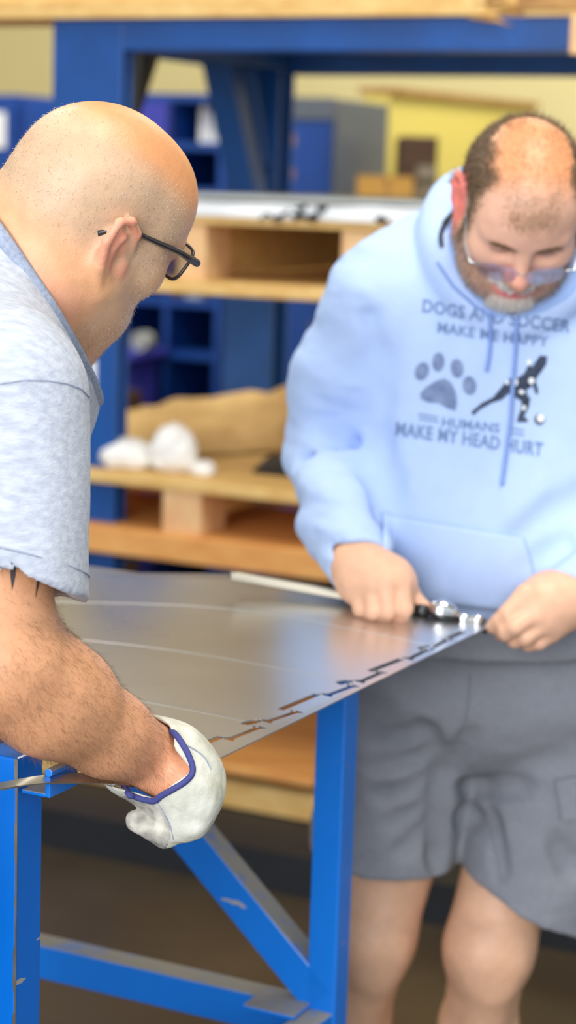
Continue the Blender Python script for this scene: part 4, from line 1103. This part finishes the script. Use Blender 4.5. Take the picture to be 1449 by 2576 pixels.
# ---- glasses
def glasses(parent, L, R, k, rim_m, lens_m, w2, h2, xo, zo, rim_r, temple_r, full=True, drop=0.0, ez=0.0):
    g = empty('glasses', L(xo, 0, zo)); g.parent = parent; g.location = Vector(L(xo, 0, zo))-ORG[parent.name]; ORG[g.name] = Vector(L(xo, 0, zo))
    for y in (1, -1):
        pts = []
        for i in range(28):
            a = 2*math.pi*i/28; cx, sy = math.cos(a), math.sin(a)
            e = 0.55; dx = abs(cx)**e*math.copysign(1, cx)*w2; dz = abs(sy)**e*math.copysign(1, sy)*h2
            yy = y*(.0335)+dx; pts.append(Vector(L(xo-0.9*abs(yy)**1.6-0.12*dz*0, yy, zo+dz)))
        if full: tube_closed(pts, rim_r, 8).build('rim', rim_m, g, smooth=True)
        cen = sum(pts, Vector())/28
        mesh_obj('lens', [cen]+pts, [(0, 1+i, 1+(i+1) % 28) for i in range(28)], lens_m, g, smooth=True)
        hx = y*(.0335+w2)
        hinge = Vector(L(xo-0.9*abs(hx)**1.6, hx, zo+h2*.55)); hng2 = Vector(L(xo-.012, y*.074, zo+h2*.55))
        b = MB(); b.tube([hinge, hng2, Vector(L(xo-.045, y*.0795, zo+h2*.5+drop*.3)), Vector(L(.012, y*.0810, .019+ez)), Vector(L(-.004, y*.0815, .018+ez)), Vector(L(-.022, y*.081, .010+ez)), Vector(L(-.040, y*.0785, -.006+ez))],
                [temple_r*1.2, temple_r*1.25, temple_r, temple_r*.75, temple_r*.7, temple_r*.8, temple_r*.9], 8); b.build('temple', rim_m, g, smooth=True)
    b = MB(); b.tube(spline([L(xo-.002, .0335-w2, zo+.004), L(xo+.003, 0, zo+.008), L(xo-.002, -.0335+w2, zo+.004)], 5), rim_r*.9, 8); b.build('bridge', rim_m, g, smooth=True)
    return g
glasses(man1, L1, H1R, .955, 'frame_black', 'lens', .027, .0205, .109, .008, .0019, .0034, ez=-.009)

# ------------------------------------------------------------------ RIGHT MAN
man2 = empty('person', (W(1240, 2000, 2.85).x, 2.87, 0.0), 'bearded man in pale blue hoodie and charcoal shorts looking down at the sheet edge', 'person')
pit2 = math.radians(58)
f2 = (-0.03, -math.sin(pit2), -math.cos(pit2)); up2 = (0.09, math.cos(pit2), -math.sin(pit2))
H2R = cam_frame(f2, up2); H2T = Wv(1312, 509, 2.64)
P2 = dict(scale=.93, fat=0.012, ear=.080)
b2 = SDF(); L2 = add_head(b2, H2T, H2R, P2)
nk = Wv(1290, 740, 2.86)
b2.cap(L2(-.035, 0, -.05), nk, .070, .082, k=.03)
b2.cap(nk, Wv(1240, 1500, 2.86), .13, .15, k=.06)
shR, elR, wrR = Wv(965, 760, 2.82), Wv(832, 1150, 2.87), Wv(903, 1420, 2.60)
shL, elL, wrL = Wv(1560, 800, 2.82), Wv(1690, 1230, 2.85), Wv(1432, 1505, 2.60)
b2.cap(shR, nk, .06, .09, k=.05); b2.cap(shL, nk, .06, .09, k=.05)
b2.chain([shR, elR, wrR], [.06, .045, .031], k=.03); b2.chain([shL, elL, wrL], [.06, .045, .031], k=.03)
# right fist around the tool
b2.ell(Wv(946, 1462, 2.578), (.040, .030, .030), k=.03); b2.cap(wrR, Wv(945, 1455, 2.58), .034, .036, k=.025)
b2.cap(Wv(900, 1470, 2.57), Wv(1000, 1470, 2.57), .024, .026, k=.02)
for mcp, pip, dip, tip, r in (((1008, 1462, 2.548), (1018, 1532, 2.535), (1008, 1556, 2.552), (992, 1540, 2.580), .0112),
                              ((970, 1464, 2.540), (975, 1535, 2.530), (968, 1554, 2.550), (960, 1538, 2.580), .0115),
                              ((934, 1472, 2.545), (938, 1538, 2.534), (934, 1555, 2.555), (930, 1538, 2.582), .0110),
                              ((894, 1486, 2.556), (906, 1532, 2.545), (908, 1546, 2.565), (908, 1530, 2.586), .0100)):
    b2.chain([Wv(mcp[0]-12, mcp[1]-26, mcp[2]+.022), Wv(*mcp), Wv(*pip), Wv(*dip), Wv(*tip)], [r*1.2, r*1.1, r, r*.9, r*.8], k=.003, k0=.016)
b2.chain([Wv(992, 1440, 2.60), Wv(1030, 1492, 2.595), Wv(1050, 1516, 2.583), Wv(1068, 1523, 2.578)], [.016, .0125, .0108, .008], k=.005, k0=.02)
# left hand pinching the sheet
b2.ell(Wv(1372, 1524, 2.588), (.040, .026, .034), k=.03); b2.cap(wrL, Wv(1385, 1518, 2.588), .034, .036, k=.025)
for ch, r in ((((1352, 1490, 2.575), (1322, 1494, 2.556), (1276, 1543, 2.542), (1256, 1562, 2.546), (1238, 1577, 2.553)), .0118),
              (((1380, 1520, 2.565), (1345, 1544, 2.545), (1295, 1578, 2.528), (1272, 1593, 2.536), (1262, 1598, 2.552)), .0118),
              (((1395, 1545, 2.570), (1366, 1572, 2.550), (1322, 1604, 2.536), (1296, 1612, 2.548), (1286, 1610, 2.566)), .0112),
              (((1405, 1560, 2.580), (1386, 1594, 2.562), (1356, 1617, 2.552), (1330, 1622, 2.562), (1318, 1618, 2.580)), .0100)):
    b2.chain([Wv(*a) for a in ch], [r*1.3, r*1.15, r, r*.92, r*.78], k=.003, k0=.02)
b2.chain([Wv(1370, 1478, 2.610), Wv(1330, 1515, 2.608), Wv(1285, 1552, 2.596), Wv(1248, 1580, 2.584)], [.018, .014, .0115, .009], k=.006, k0=.02)
# legs
kR, kL = Wv(938, 2360, 2.83), Wv(1230, 2385, 2.80)
for kn, hipx, an in ((kR, 1080, np.array([W(800, 3000, 2.9).x, 2.93, .075])), (kL, 1370, np.array([W(1175, 3000, 2.88).x, 2.92, .075]))):
    hp = Wv(hipx, 1820, 2.88); b2.cap(hp, kn, .072, .060 if kn is kR else .066, k=.03)
    b2.cap(kn, kn*.62+an*.38+np.array([0, .025, 0]), .058, .054, k=.03); b2.cap(kn*.62+an*.38+np.array([0, .025, 0]), an, .056, .036, k=.03)
    b2.ell(kn+np.array([0, -.045, 0.0]), (.040, .022, .045), k=.03)
    b2.cap(kn+np.array([0.0, -.03, -.05]), an+np.array([0, -.02, .08]), .03, .02, k=.03)
    b2.cap(an, an+np.array([-.01, -.15, -.035]), .036, .03, k=.03)
b2.cap(Wv(1100, 1790, 2.88), Wv(1370, 1790, 2.88), .095, .095, k=.03)
V, Fq = b2.mesh(0.0028, 2); V, Fq = drop_islands(V, Fq)
q = to_local(V, H2T, H2R, .93); N = normals(V, Fq)
hd = ss(.26, .17, np.linalg.norm(q, axis=1))*(V[:, 2] > 1.36)
C = np.tile(np.array(srgb(232, 182, 150)), (len(V), 1))
C = mixc(C, (238, 186, 160), hd)
C = mixc(C, (230, 158, 112), hd*ss(.06, .10, q[:, 2])*ss(.09, .03, q[:, 0]))
ns = fbm(q*60, 3)
aq = np.abs(q[:, 1])
hair = np.clip(ss(.043, .064, aq+.012*ns)*ss(.066, .030, q[:, 0])+ss(-.045, -.075, q[:, 0])*ss(.095, .075, q[:, 2]), 0, 1)*ss(-.055, -.02, q[:, 2])*ss(.108, .085, q[:, 2]+.008*ns)
hair *= np.where((aq > .071) & (q[:, 0] < .03) & (q[:, 0] > -.03) & (q[:, 2] < .026), 0.0, 1.0)
tuft = ss(.048, .02, aq)*ss(.045, .065, q[:, 2]+.006*ns)*ss(.108, .078, q[:, 2])*ss(.02, .05, q[:, 0])
C = mixc(C, (112, 88, 66), hd*hair*0.9); C = mixc(C, (206, 164, 134), hd*tuft*.6)
jaw = ss(-.030, -.048, q[:, 2]+.006*ns)*ss(-.01, .02, q[:, 0])*ss(-.02, .02, q[:, 0]+.6*(-q[:, 2]-.03))
lipm = np.clip(gauss(q, (.099, 0, -.0755), (.02, .023, .0095))*2.0, 0, 1)
mst = ss(-.047, -.052, q[:, 2])*ss(-.066, -.061, q[:, 2])*ss(.036, .028, aq)*ss(.001, .006, aq)*ss(.07, .085, q[:, 0])
jaw *= (1-lipm); chin = ss(.036, .026, aq)*ss(-.083, -.089, q[:, 2])*(q[:, 0] > .03)
C = mixc(C, (168, 132, 112), hd*jaw*.75); C = mixc(C, (240, 226, 214), hd*np.clip(chin+mst, 0, 1)*.7)
C = mixc(C, (232, 108, 112), hd*lipm*.95)
C = mixc(C, (240, 148, 128), hd*.7*gauss(q, (.113, 0, -.042), (.02, .016, .02)))
C = mixc(C, (236, 120, 112), hd*.85*(aq > .079)*ss(.035, .02, np.abs(q[:, 0]+.008)))
brow = gauss(np.stack([q[:, 0], aq, q[:, 2]-.0*aq], 1), (.088, .030, .0145), (.03, .019, .0055))
C = mixc(C, (150, 118, 92), hd*np.clip(brow*1.2, 0, 1)*.6)
lidc = np.exp(-((q[:, 2]+.0025)/.0022)**2)*ss(.017, .012, np.abs(aq-.0325))*(q[:, 0] > .07)
C = mixc(C, (122, 80, 62), hd*lidc*.7)
hands = np.exp(-((V-Wv(950, 1490, 2.56))**2).sum(1)/.07**2)+np.exp(-((V-Wv(1330, 1550, 2.56))**2).sum(1)/.08**2)
C = mixc(C, (238, 188, 158), np.clip(hands, 0, 1))
legs = (V[:, 2] < .75).astype(float); C = mixc(C, (232, 184, 150), legs)
C = mixc(C, (226, 160, 128), legs*.4*np.exp(-((V-kL)**2).sum(1)/.06**2))
C = C*(1+0.06*fbm(V*30, 2)[:, None])
body2 = mesh_obj('body', V, Fq, 'skin', man2, smooth=True, cols=C)

def hairset(name, wgt, n, grow, lmin, lmax, cols, rad, label, jit=.3, nrm=.5):
    idx = rng.choice(len(V), n, p=wgt/wgt.sum()); r0 = V[idx]+rng.normal(size=(n, 3))*.0011-N[idx]*.0005
    g = grow(q[idx]) @ H2R.T
    sv, sf = strands(r0, N[idx]*nrm+g+rng.normal(size=(n, 3))*jit, rng.uniform(lmin, lmax, n), rad)
    ch = np.array([srgb(*c) for c in cols])[rng.integers(0, len(cols), n)]
    o = mesh_obj(name, sv, sf, 'hair_brown', man2, cols=np.repeat(ch, 7, axis=0)); tag(o, label, kind='stuff'); return o
def g_side(a):
    g = np.zeros_like(a); g[:, 0] = -.35; g[:, 1] = 0; g[:, 2] = -.7*ss(.09, .05, a[:, 2])-.1; return g
hairset('hair', hd*hair+1e-12, 14000, g_side, .008, .016, [(104, 82, 60), (84, 64, 46), (130, 108, 84), (150, 132, 112), (92, 70, 50)], .00022, 'short brown greying hair round the bald crown', .25, .45)
def g_top(a):
    g = np.zeros_like(a); g[:, 0] = .5; g[:, 2] = .1; return g
hairset('hair_tuft', hd*tuft+1e-12, 900, g_top, .006, .016, [(170, 134, 104), (150, 118, 92), (206, 184, 160)], .00015, 'sparse tuft on the forehead', .5, .6)
crown_ = ss(.055, .03, aq)*ss(.06, .09, q[:, 2])*ss(.075, .04, q[:, 0])
hairset('crown_hair', hd*crown_+1e-12, 1100, lambda a: np.stack([np.full(len(a), -.6), a[:, 1]*0, np.full(len(a), .1)], 1), .006, .014, [(150, 112, 80), (176, 138, 104), (120, 90, 64)], .00014, 'thin brown hair on the crown', .5, .5)
def g_jaw(a):
    g = np.zeros_like(a); g[:, 0] = .25; g[:, 2] = -.8; return g
hairset('beard', hd*jaw*(1-chin)*(1-mst)+1e-12, 6500, g_jaw, .004, .010, [(140, 108, 86), (176, 156, 138), (120, 92, 72), (210, 200, 190)], .0002, 'short brown and grey beard', .35, .6)
hairset('goatee', hd*chin+1e-12, 3500, g_jaw, .007, .015, [(246, 240, 232), (226, 216, 206), (250, 246, 240)], .00022, 'pale grey goatee', .3, .6)
def g_mst(a):
    g = np.zeros_like(a); g[:, 1] = np.sign(a[:, 1])*.8; g[:, 2] = -.45; g[:, 0] = .2; return g
hairset('moustache', hd*mst*(1-.8*lipm)+1e-12, 3000, g_mst, .006, .012, [(250, 246, 240), (232, 226, 218), (252, 250, 246)], .00022, 'pale grey moustache', .25, .5)
hairset('eyebrows', hd*np.clip(brow-.25, 0, 1)+1e-12, 900, lambda a: np.stack([np.full(len(a), .1), np.sign(a[:, 1])*.8, np.full(len(a), .15)], 1), .004, .009, [(150, 120, 96), (122, 96, 74)], .00018, 'light brown eyebrows', .2, .4)
glasses(man2, L2, H2R, .93, 'chrome', 'lens_violet', .026, .0165, .118, -.020, .0008, .0012, full=False, drop=0.0)

# ---- hoodie
ho = SDF()
ho.ell(Wv(1262, 990, 2.835), (.205, .150, .22), k=.06); ho.ell(Wv(1245, 1330, 2.83), (.222, .185, .20), k=.08)
ho.cap(Wv(1245, 1330, 2.83), Wv(1245, 1500, 2.84), .17, .175, k=.06)
ho.cap(Wv(1010, 745, 2.84), Wv(1545, 790, 2.84), .092, .092, k=.07); ho.cap(Wv(1130, 650, 2.87), Wv(1430, 680, 2.87), .075, .075, k=.06)
for sh_, mid_, el_, fo_, wr_, ck in ((shR, Wv(858, 950, 2.86), elR, Wv(858, 1310, 2.70), wrR, .037), (shL, Wv(1660, 1000, 2.86), elL, Wv(1520, 1430, 2.67), wrL, .038)):
    g = SDF(); g.chain([sh_, mid_, el_], [.083, .068, .064], k=.04); g.cap(el_, fo_, .064, .057, k=.03); d = wr_-fo_; d /= np.linalg.norm(d)
    g.cap(fo_, wr_+d*.05, .056, .042, k=.03); g.half(wr_+d*.008, d, wr_-.09, wr_+.09, k=.003); g.cap(wr_-d*.012, wr_+d*.08, ck-.003, ck-.002, k=.003, op='s')
    ho.group(g, k=.035)
# hood collar
ringo = [Wv(*a) for a in ((1262, 796, 2.715), (1190, 740, 2.72), (1135, 672, 2.74), (1110, 590, 2.78), (1130, 515, 2.83), (1180, 480, 2.89), (1310, 470, 2.94), (1430, 490, 2.90), (1490, 560, 2.82), (1490, 640, 2.77), (1440, 712, 2.73), (1350, 780, 2.715))]
rs = spline(ringo, 4, closed=True); ro = [.024, .026, .027, .027, .026, .03, .04, .03, .027, .028, .028, .026]
for i in range(len(rs)):
    j = (i+1) % len(rs); ra = ro[(i//4) % 12]*(1-i % 4/4)+ro[(i//4+1) % 12]*(i % 4/4); ho.cap(np.array(rs[i]), np.array(rs[j]), ra, ra, k=.018)
ho0 = SDF(); ho0.p = list(ho.p)
# neck opening inside the hood
ho.cap(L2(-.01, 0, -.02), Wv(1290, 720, 2.80), .084, .080, k=.012, op='s'); ho.cap(L2(.03, 0, -.05), L2(.055, 0, -.10), .070, .048, k=.01, op='s'); ho.cap(L2(-.05, 0, .03), L2(-.06, 0, -.03), .095, .09, k=.01, op='s')
# cuffs open over the hands
# hem
hm = Wv(1245, 1606, 2.62); ho.half(np.array([0, 2.8, 1.008]), (0, 0, -1), np.array([-.3, 2.4, .7]), np.array([1.0, 3.3, 1.009]), k=.002)
# folds
for pts, r, k in (([(945, 900, 2.735), (938, 1010, 2.735), (938, 1110, 2.74), (960, 1210, 2.70), (968, 1300, 2.66)], .012, .03),
               ([(925, 800, 2.74), (940, 900, 2.735)], .006, .03),
               ([(775, 1060, 2.79), (840, 1085, 2.79), (900, 1120, 2.80)], .002, .03), ([(765, 1160, 2.79), (840, 1165, 2.79), (905, 1190, 2.80)], .002, .03),
               ([(790, 1260, 2.745), (850, 1240, 2.735), (910, 1240, 2.76)], .002, .03), ([(800, 1010, 2.795), (850, 1030, 2.79)], .002, .03), ([(820, 1330, 2.65), (880, 1310, 2.645), (930, 1320, 2.67)], .004, .02),
               ([(1310, 1350, 2.635), (1390, 1290, 2.64), (1470, 1250, 2.66)], .008, .03), ([(1330, 1420, 2.63), (1420, 1370, 2.64)], .006, .03)):
    ho.chain([Wv(*a) for a in pts], [r]*len(pts), k=k, op='s')
def hood_folds(P):
    arm = ss(.125, .09, P[:, 0])
    a = fbm(P*np.array([9., 9., 26.])+2.0, 3)*.0055*arm
    return a+.0028*fbm(P*np.array([7., 7., 5.]), 3)+.0022*np.sin(P[:, 2]*120+3*fbm(P*8, 2))*arm*ss(1.3, 1.1, P[:, 2])
ho.post.append(hood_folds)
VH, FH = ho.mesh(0.0036, 1); VH, FH = drop_islands(VH, FH)
hoodie = mesh_obj('hoodie', VH, FH, 'hoodie', man2, smooth=True)
bvh = BVHTree.FromPolygons([tuple(p) for p in VH], [tuple(f) for f in FH])
# inner hood rolls + black neck tape
def roll(name, pts, r, m, **k):
    b = MB(); p = spline([Wv(*a) for a in pts], 6); b.tube(p, r, 12); return b.build(name, m, hoodie, smooth=True, **k)
roll('hood_lining', [(1178, 490, 2.80), (1162, 560, 2.755), (1165, 630, 2.72), (1192, 710, 2.70), (1235, 756, 2.695), (1275, 788, 2.693)], .018, 'hood_in')
roll('hood_lining', [(1455, 560, 2.78), (1460, 640, 2.73), (1430, 725, 2.71), (1370, 766, 2.70), (1300, 790, 2.695)], .018, 'hood_in')
b = MB(); tp = spline([Wv(*a) for a in ((1160, 515, 2.772), (1138, 536, 2.752), (1116, 562, 2.738), (1106, 590, 2.728), (1108, 620, 2.72))], 7)
for i in range(len(tp)-1):
    b.tube([tp[i]+Vector((0.003*(i % 2), 0, 0)), tp[i+1]+Vector((0.003*((i+1) % 2), 0, 0))], 0.0042 if i < 14 else .0028, 6)
b.build('neck_tape', 'ink', hoodie, label='black stitched tape inside the hood')
def surf_tube(name, pts, r, m, off=0.001, bv=None, par=None, n=6, **k):
    pp = []
    for i in range(len(pts)-1):
        for j in range(10):
            t = j/10; pp.append((pts[i][0]*(1-t)+pts[i+1][0]*t, pts[i][1]*(1-t)+pts[i+1][1]*t))
    pp.append(pts[-1]); p3 = [project(x, y, bv or bvh, off) for x, y in pp]; p3 = [p for p in p3 if p]
    if len(p3) < 3: return None
    b = MB(); b.tube(p3, r, n); return b.build(name, m, par or hoodie, smooth=True, **k)
surf_tube('drawstring', [(1232, 790), (1236, 840), (1230, 900), (1224, 935)], .0030, 'cord', .003)
surf_tube('drawstring', [(1300, 800), (1296, 880), (1290, 960), (1284, 1060), (1272, 1150), (1262, 1222)], .0030, 'cord', .003)
surf_tube('hood_seam', [(1100, 660), (1140, 720), (1190, 765), (1240, 800)], .0025, 'cord', .0)
# kangaroo pocket: raised fabric panel
pk = []
nu, nv = 26, 16
for j in range(nv+1):
    for i in range(nu+1):
        s, t = i/nu, j/nv
        xa, ya = 958*(1-s)+1315*s, 1292*(1-s)+1352*s; xb, yb = 960*(1-s)+1372*s, 1500*(1-s)+1545*s
        p = project(xa*(1-t)+xb*t, ya*(1-t)+yb*t, bvh, 0.0035); pk.append(p)
fs = [(a, a+1, a+nu+2, a+nu+1) for j in range(nv) for i in range(nu) for a in [j*(nu+1)+i] if all(pk[c] for c in (a, a+1, a+nu+2, a+nu+1))]
if fs:
    us = sorted({i for f in fs for i in f}); mp = {a: i for i, a in enumerate(us)}
    po = mesh_obj('pocket', [pk[i] for i in us], [tuple(mp[i] for i in f) for f in fs], 'hoodie', hoodie, smooth=True)
    sm = po.modifiers.new('s', 'SOLIDIFY'); sm.thickness = .0032; sm.offset = -1
surf_tube('shoulder_seam', [(-10, 968), (60, 957), (120, 958), (170, 966), (205, 979), (224, 1000)], .0008, 'rib', .0002, bvt, tee)
surf_tube('cuff_seam', [(848, 1412), (880, 1396), (915, 1386), (945, 1392)], .0018, 'cord', .0)

# ---- the print on the chest
def text_polys(body, x0, y0, x1, y1, cap, bold=0.02, curve=0.0):
    cu_ = bpy.data.curves.new('t', 'FONT'); cu_.body = body; cu_.offset = bold; cu_.resolution_u = 3; cu_.space_character = 1.05
    o = bpy.data.objects.new('t', cu_); COL.objects.link(o)
    dg = bpy.context.evaluated_depsgraph_get(); me = bpy.data.meshes.new_from_object(o.evaluated_get(dg))
    bpy.data.objects.remove(o); vs_ = np.array([v.co[:2] for v in me.vertices]); wx = vs_[:, 0].max()-vs_[:, 0].min(); x_ = vs_[:, 0].min(); hc = 0.69
    P = []
    for f in me.polygons:
        pl = []
        for i in f.vertices:
            a, c = (vs_[i][0]-x_)/wx, vs_[i][1]/hc
            pl.append((x0+(x1-x0)*a+c*cap*0.08, y0+(y1-y0)*a-c*cap+curve*4*a*(1-a)))
        P.append(pl)
    bpy.data.meshes.remove(me); return P
OFF = 0.0012
decal('print_line', text_polys('DOGS AND SOCCER', 1062, 784, 1432, 836, 31, curve=2), bvh, OFF, 'print', hoodie)
decal('print_line', text_polys('MAKE ME HAPPY', 1100, 836, 1378, 872, 26, curve=2), bvh, OFF, 'print', hoodie)
decal('print_line', text_polys('HUMANS', 1112, 1073, 1256, 1089, 23), bvh, OFF, 'print', hoodie)
decal('print_line', text_polys('MAKE MY HEAD HURT', 996, 1094, 1364, 1148, 33), bvh, OFF, 'print', hoodie)
def bar(x0, y0, x1, y1, h): return [(x0, y0-h), (x1, y1-h), (x1, y1+h), (x0, y0+h)]
for pb in (bar(1052, 1042, 1102, 1050, 2), bar(1054, 1053, 1104, 1061, 2), bar(1284, 1078, 1318, 1083, 2), bar(1284, 1090, 1318, 1094, 2)): decal('print_bar', [pb], bvh, OFF, 'print', hoodie)
def oval(cx, cy, rx, ry, rot, n=20):
    return [(cx+rx*math.cos(a)*math.cos(rot)-ry*math.sin(a)*math.sin(rot), cy+rx*math.cos(a)*math.sin(rot)+ry*math.sin(a)*math.cos(rot)) for a in [2*math.pi*i/n for i in range(n)]]
pad = [(1098, 958), (1118, 952), (1134, 962), (1146, 985), (1150, 1012), (1146, 1034), (1128, 1028), (1104, 1014), (1078, 1012), (1060, 1004), (1058, 990), (1072, 974), (1086, 966)]
decal('print_paw', [oval(1062, 934, 17, 23, .35), oval(1103, 911, 15, 24, .05), oval(1150, 927, 16, 24, -.15), oval(1181, 970, 17, 24, -.15), pad], bvh, OFF, 'print_paw', hoodie, label='paw print')
fig = [[(1358, 894), (1376, 896), (1374, 916), (1362, 934), (1350, 950), (1336, 946), (1340, 920)],
       [(1330, 916), (1346, 930), (1350, 952), (1334, 975), (1318, 984), (1296, 972), (1300, 952), (1318, 940)],
       [(1284, 950), (1304, 956), (1322, 978), (1330, 1004), (1316, 1012), (1296, 1000), (1276, 988), (1266, 968)],
       [(1268, 966), (1284, 986), (1262, 1006), (1236, 1014), (1208, 1030), (1190, 1046), (1186, 1036), (1212, 1014), (1240, 1000)],
       [(1312, 996), (1334, 1000), (1330, 1024), (1318, 1048), (1328, 1056), (1326, 1062), (1300, 1062), (1302, 1050), (1312, 1026)],
       [(1336, 948), (1346, 956), (1354, 982), (1352, 994), (1346, 988), (1340, 970)]]
decal('print_player', fig, bvh, OFF, 'print_dark', hoodie, label='dark running football player figure')
decal('print_glints', [oval(1330, 912, 5, 8, .3), oval(1294, 962, 8, 10, .3), oval(1336, 958, 7, 8, .2), oval(1312, 986, 7, 5, .3), oval(1318, 1026, 4, 7, .2), oval(1276, 962, 4, 6, .2)], bvh, OFF+.0006, 'print_white', hoodie)
decal('print_ball', [oval(1357, 1055, 13, 14, 0)], bvh, OFF, 'print_dark', hoodie); decal('print_ball', [oval(1359, 1052, 9, 10, 0)], bvh, OFF+.0006, 'print_white', hoodie)

# ---- undershirt hem
us_ = SDF(); us_.ell(Wv(1245, 1600, 2.845), (.215, .175, .16), k=.05); us_.cap(Wv(1245, 1520, 2.845), Wv(1245, 1600, 2.845), .16, .165, k=.05)
us_.half(np.array([0, 2.8, .948]), (0.02, 0, -1), np.array([-.4, 2.3, .5]), np.array([1.2, 3.4, .96]), k=.003)
us_.half(np.array([0, 2.8, 1.09]), (0, 0, 1), np.array([-.4, 2.3, 1.08]), np.array([1.2, 3.4, 1.6]), k=.003)
us_.post.append(lambda P: .004*fbm(P*np.array([14, 14, 4.]), 2))
sdf_obj('undershirt', us_, 0.005, 'undershirt', man2)

# ---- shorts
so_ = SDF(); so_.ell(Wv(1232, 1715, 2.87), (.215, .165, .115), k=.06); so_.cap(Wv(1090, 1700, 2.87), Wv(1375, 1700, 2.87), .148, .148, k=.06)
hR, hL = Wv(930, 2205, 2.835), Wv(1290, 2265, 2.82)
for top, hem, hcut, hnn in ((Wv(1008, 1830, 2.85), hR, Wv(985, 2216, 2.74), (-.10, .05, -1)), (Wv(1405, 1830, 2.85), hL, Wv(1245, 2272, 2.73), (-.50, .05, -1))):
    g = SDF(); g.cap(top, hem+np.array([0, 0, -.12]), .119, .102, k=.045)
    g.half(hcut, hnn, hem-.28, hem+.28, k=.004); g.cap(hem+np.array([0, 0, -.055]), hem+np.array([0, 0, -.3]), .080, .086, k=.006, op='s')
    so_.group(g, k=.016)
def carve(s, px, r, depth, k=.02):
    """a soft crease pressed into the surface along a line"""
    P = spline([Vector((x, y, 0)) for x, y in px], 3); out = []
    Ys = np.linspace(2.45, 3.0, 400)
    for p in P:
        d = s(np.array([W(p.x, p.y, Y) for Y in Ys]).reshape(20, 20, 3)).ravel(); i = np.where(d < 0)[0]
        if len(i): out.append(Wv(p.x, p.y, Ys[i[0]]-r+depth))
    return out, r, k
cs = [carve(so_, *a) for a in (
    ([(1185, 1850), (1150, 1900), (1118, 1960)], .010, .003), ([(1060, 1840), (1090, 1880), (1105, 1950)], .010, .004),
    ([(915, 1868), (1000, 1862), (1080, 1838)], .010, .002), ([(930, 1930), (1010, 1928), (1090, 1900)], .010, .0025),
    ([(940, 2005), (1020, 1995), (1095, 1955)], .010, .0025), ([(985, 2075), (1050, 2052), (1098, 2010)], .010, .0025), ([(1010, 2145), (1060, 2110), (1100, 2060)], .010, .0025),
    ([(1107, 1945), (1106, 2020), (1106, 2100), (1107, 2180)], .012, .010), ([(1165, 1975), (1240, 1985), (1330, 1978)], .010, .002), ([(1160, 2045), (1195, 2070), (1225, 2100)], .010, .002),
    ([(1222, 2045), (1245, 2120), (1258, 2200)], .007, .003), ([(1400, 2120), (1430, 2180), (1449, 2200)], .01, .003))]
for pts, r, k in cs:
    if len(pts) > 1: so_.chain(pts, [r*.7]+[r]*(len(pts)-2)+[r*.7], k=k, op='s')
so_.post.append(lambda P: .0045*fbm(P*np.array([9., 9., 17.])+5, 3))
VS, FS = so_.mesh(0.0045, 1); VS, FS = drop_islands(VS, FS)
shorts = mesh_obj('shorts', VS, FS, 'shorts', man2, smooth=True)
bvs = BVHTree.FromPolygons([tuple(p) for p in VS], [tuple(f) for f in FS])
surf_tube('fly_seam', [(1182, 1700), (1180, 1760), (1172, 1810), (1150, 1850)], .0012, 'undershirt', .0002, bvs, shorts)
surf_tube('leg_seam', [(1225, 2050), (1245, 2130), (1262, 2215)], .0012, 'undershirt', .0002, bvs, shorts)
b = MB(); pf = [project(x, y, bvs, .004) for x, y in ((1395, 1960), (1449, 1950), (1449, 2055), (1412, 2060))]
if all(pf): sm = mesh_obj('cargo_flap', pf, [(0, 1, 2, 3)], 'shorts', shorts); mm = sm.modifiers.new('s', 'SOLIDIFY'); mm.thickness = .004
# shoes and socks (below the picture)
for an in (np.array([W(800, 3000, 2.9).x, 2.93, .075]), np.array([W(1175, 3000, 2.88).x, 2.92, .075])):
    sk = SDF(); sk.cap(an+[0, .0, -.02], an+[0, 0, .09], .043, .046); sdf_obj('sock', sk, 0.006, 'sock', man2)
    st = SDF(); st.ell(an+[0, -.075, -.03], (.052, .155, .052), k=.03); st.cap(an+[0, .01, -.03], an+[0, .0, .0], .05, .046, k=.03); st.half(np.array([an[0], an[1], .001]), (0, 0, -1), an-.4, an+.4)
    sdf_obj('shoe', st, 0.006, 'machine_grey', man2)
bpy.context.view_layer.update()
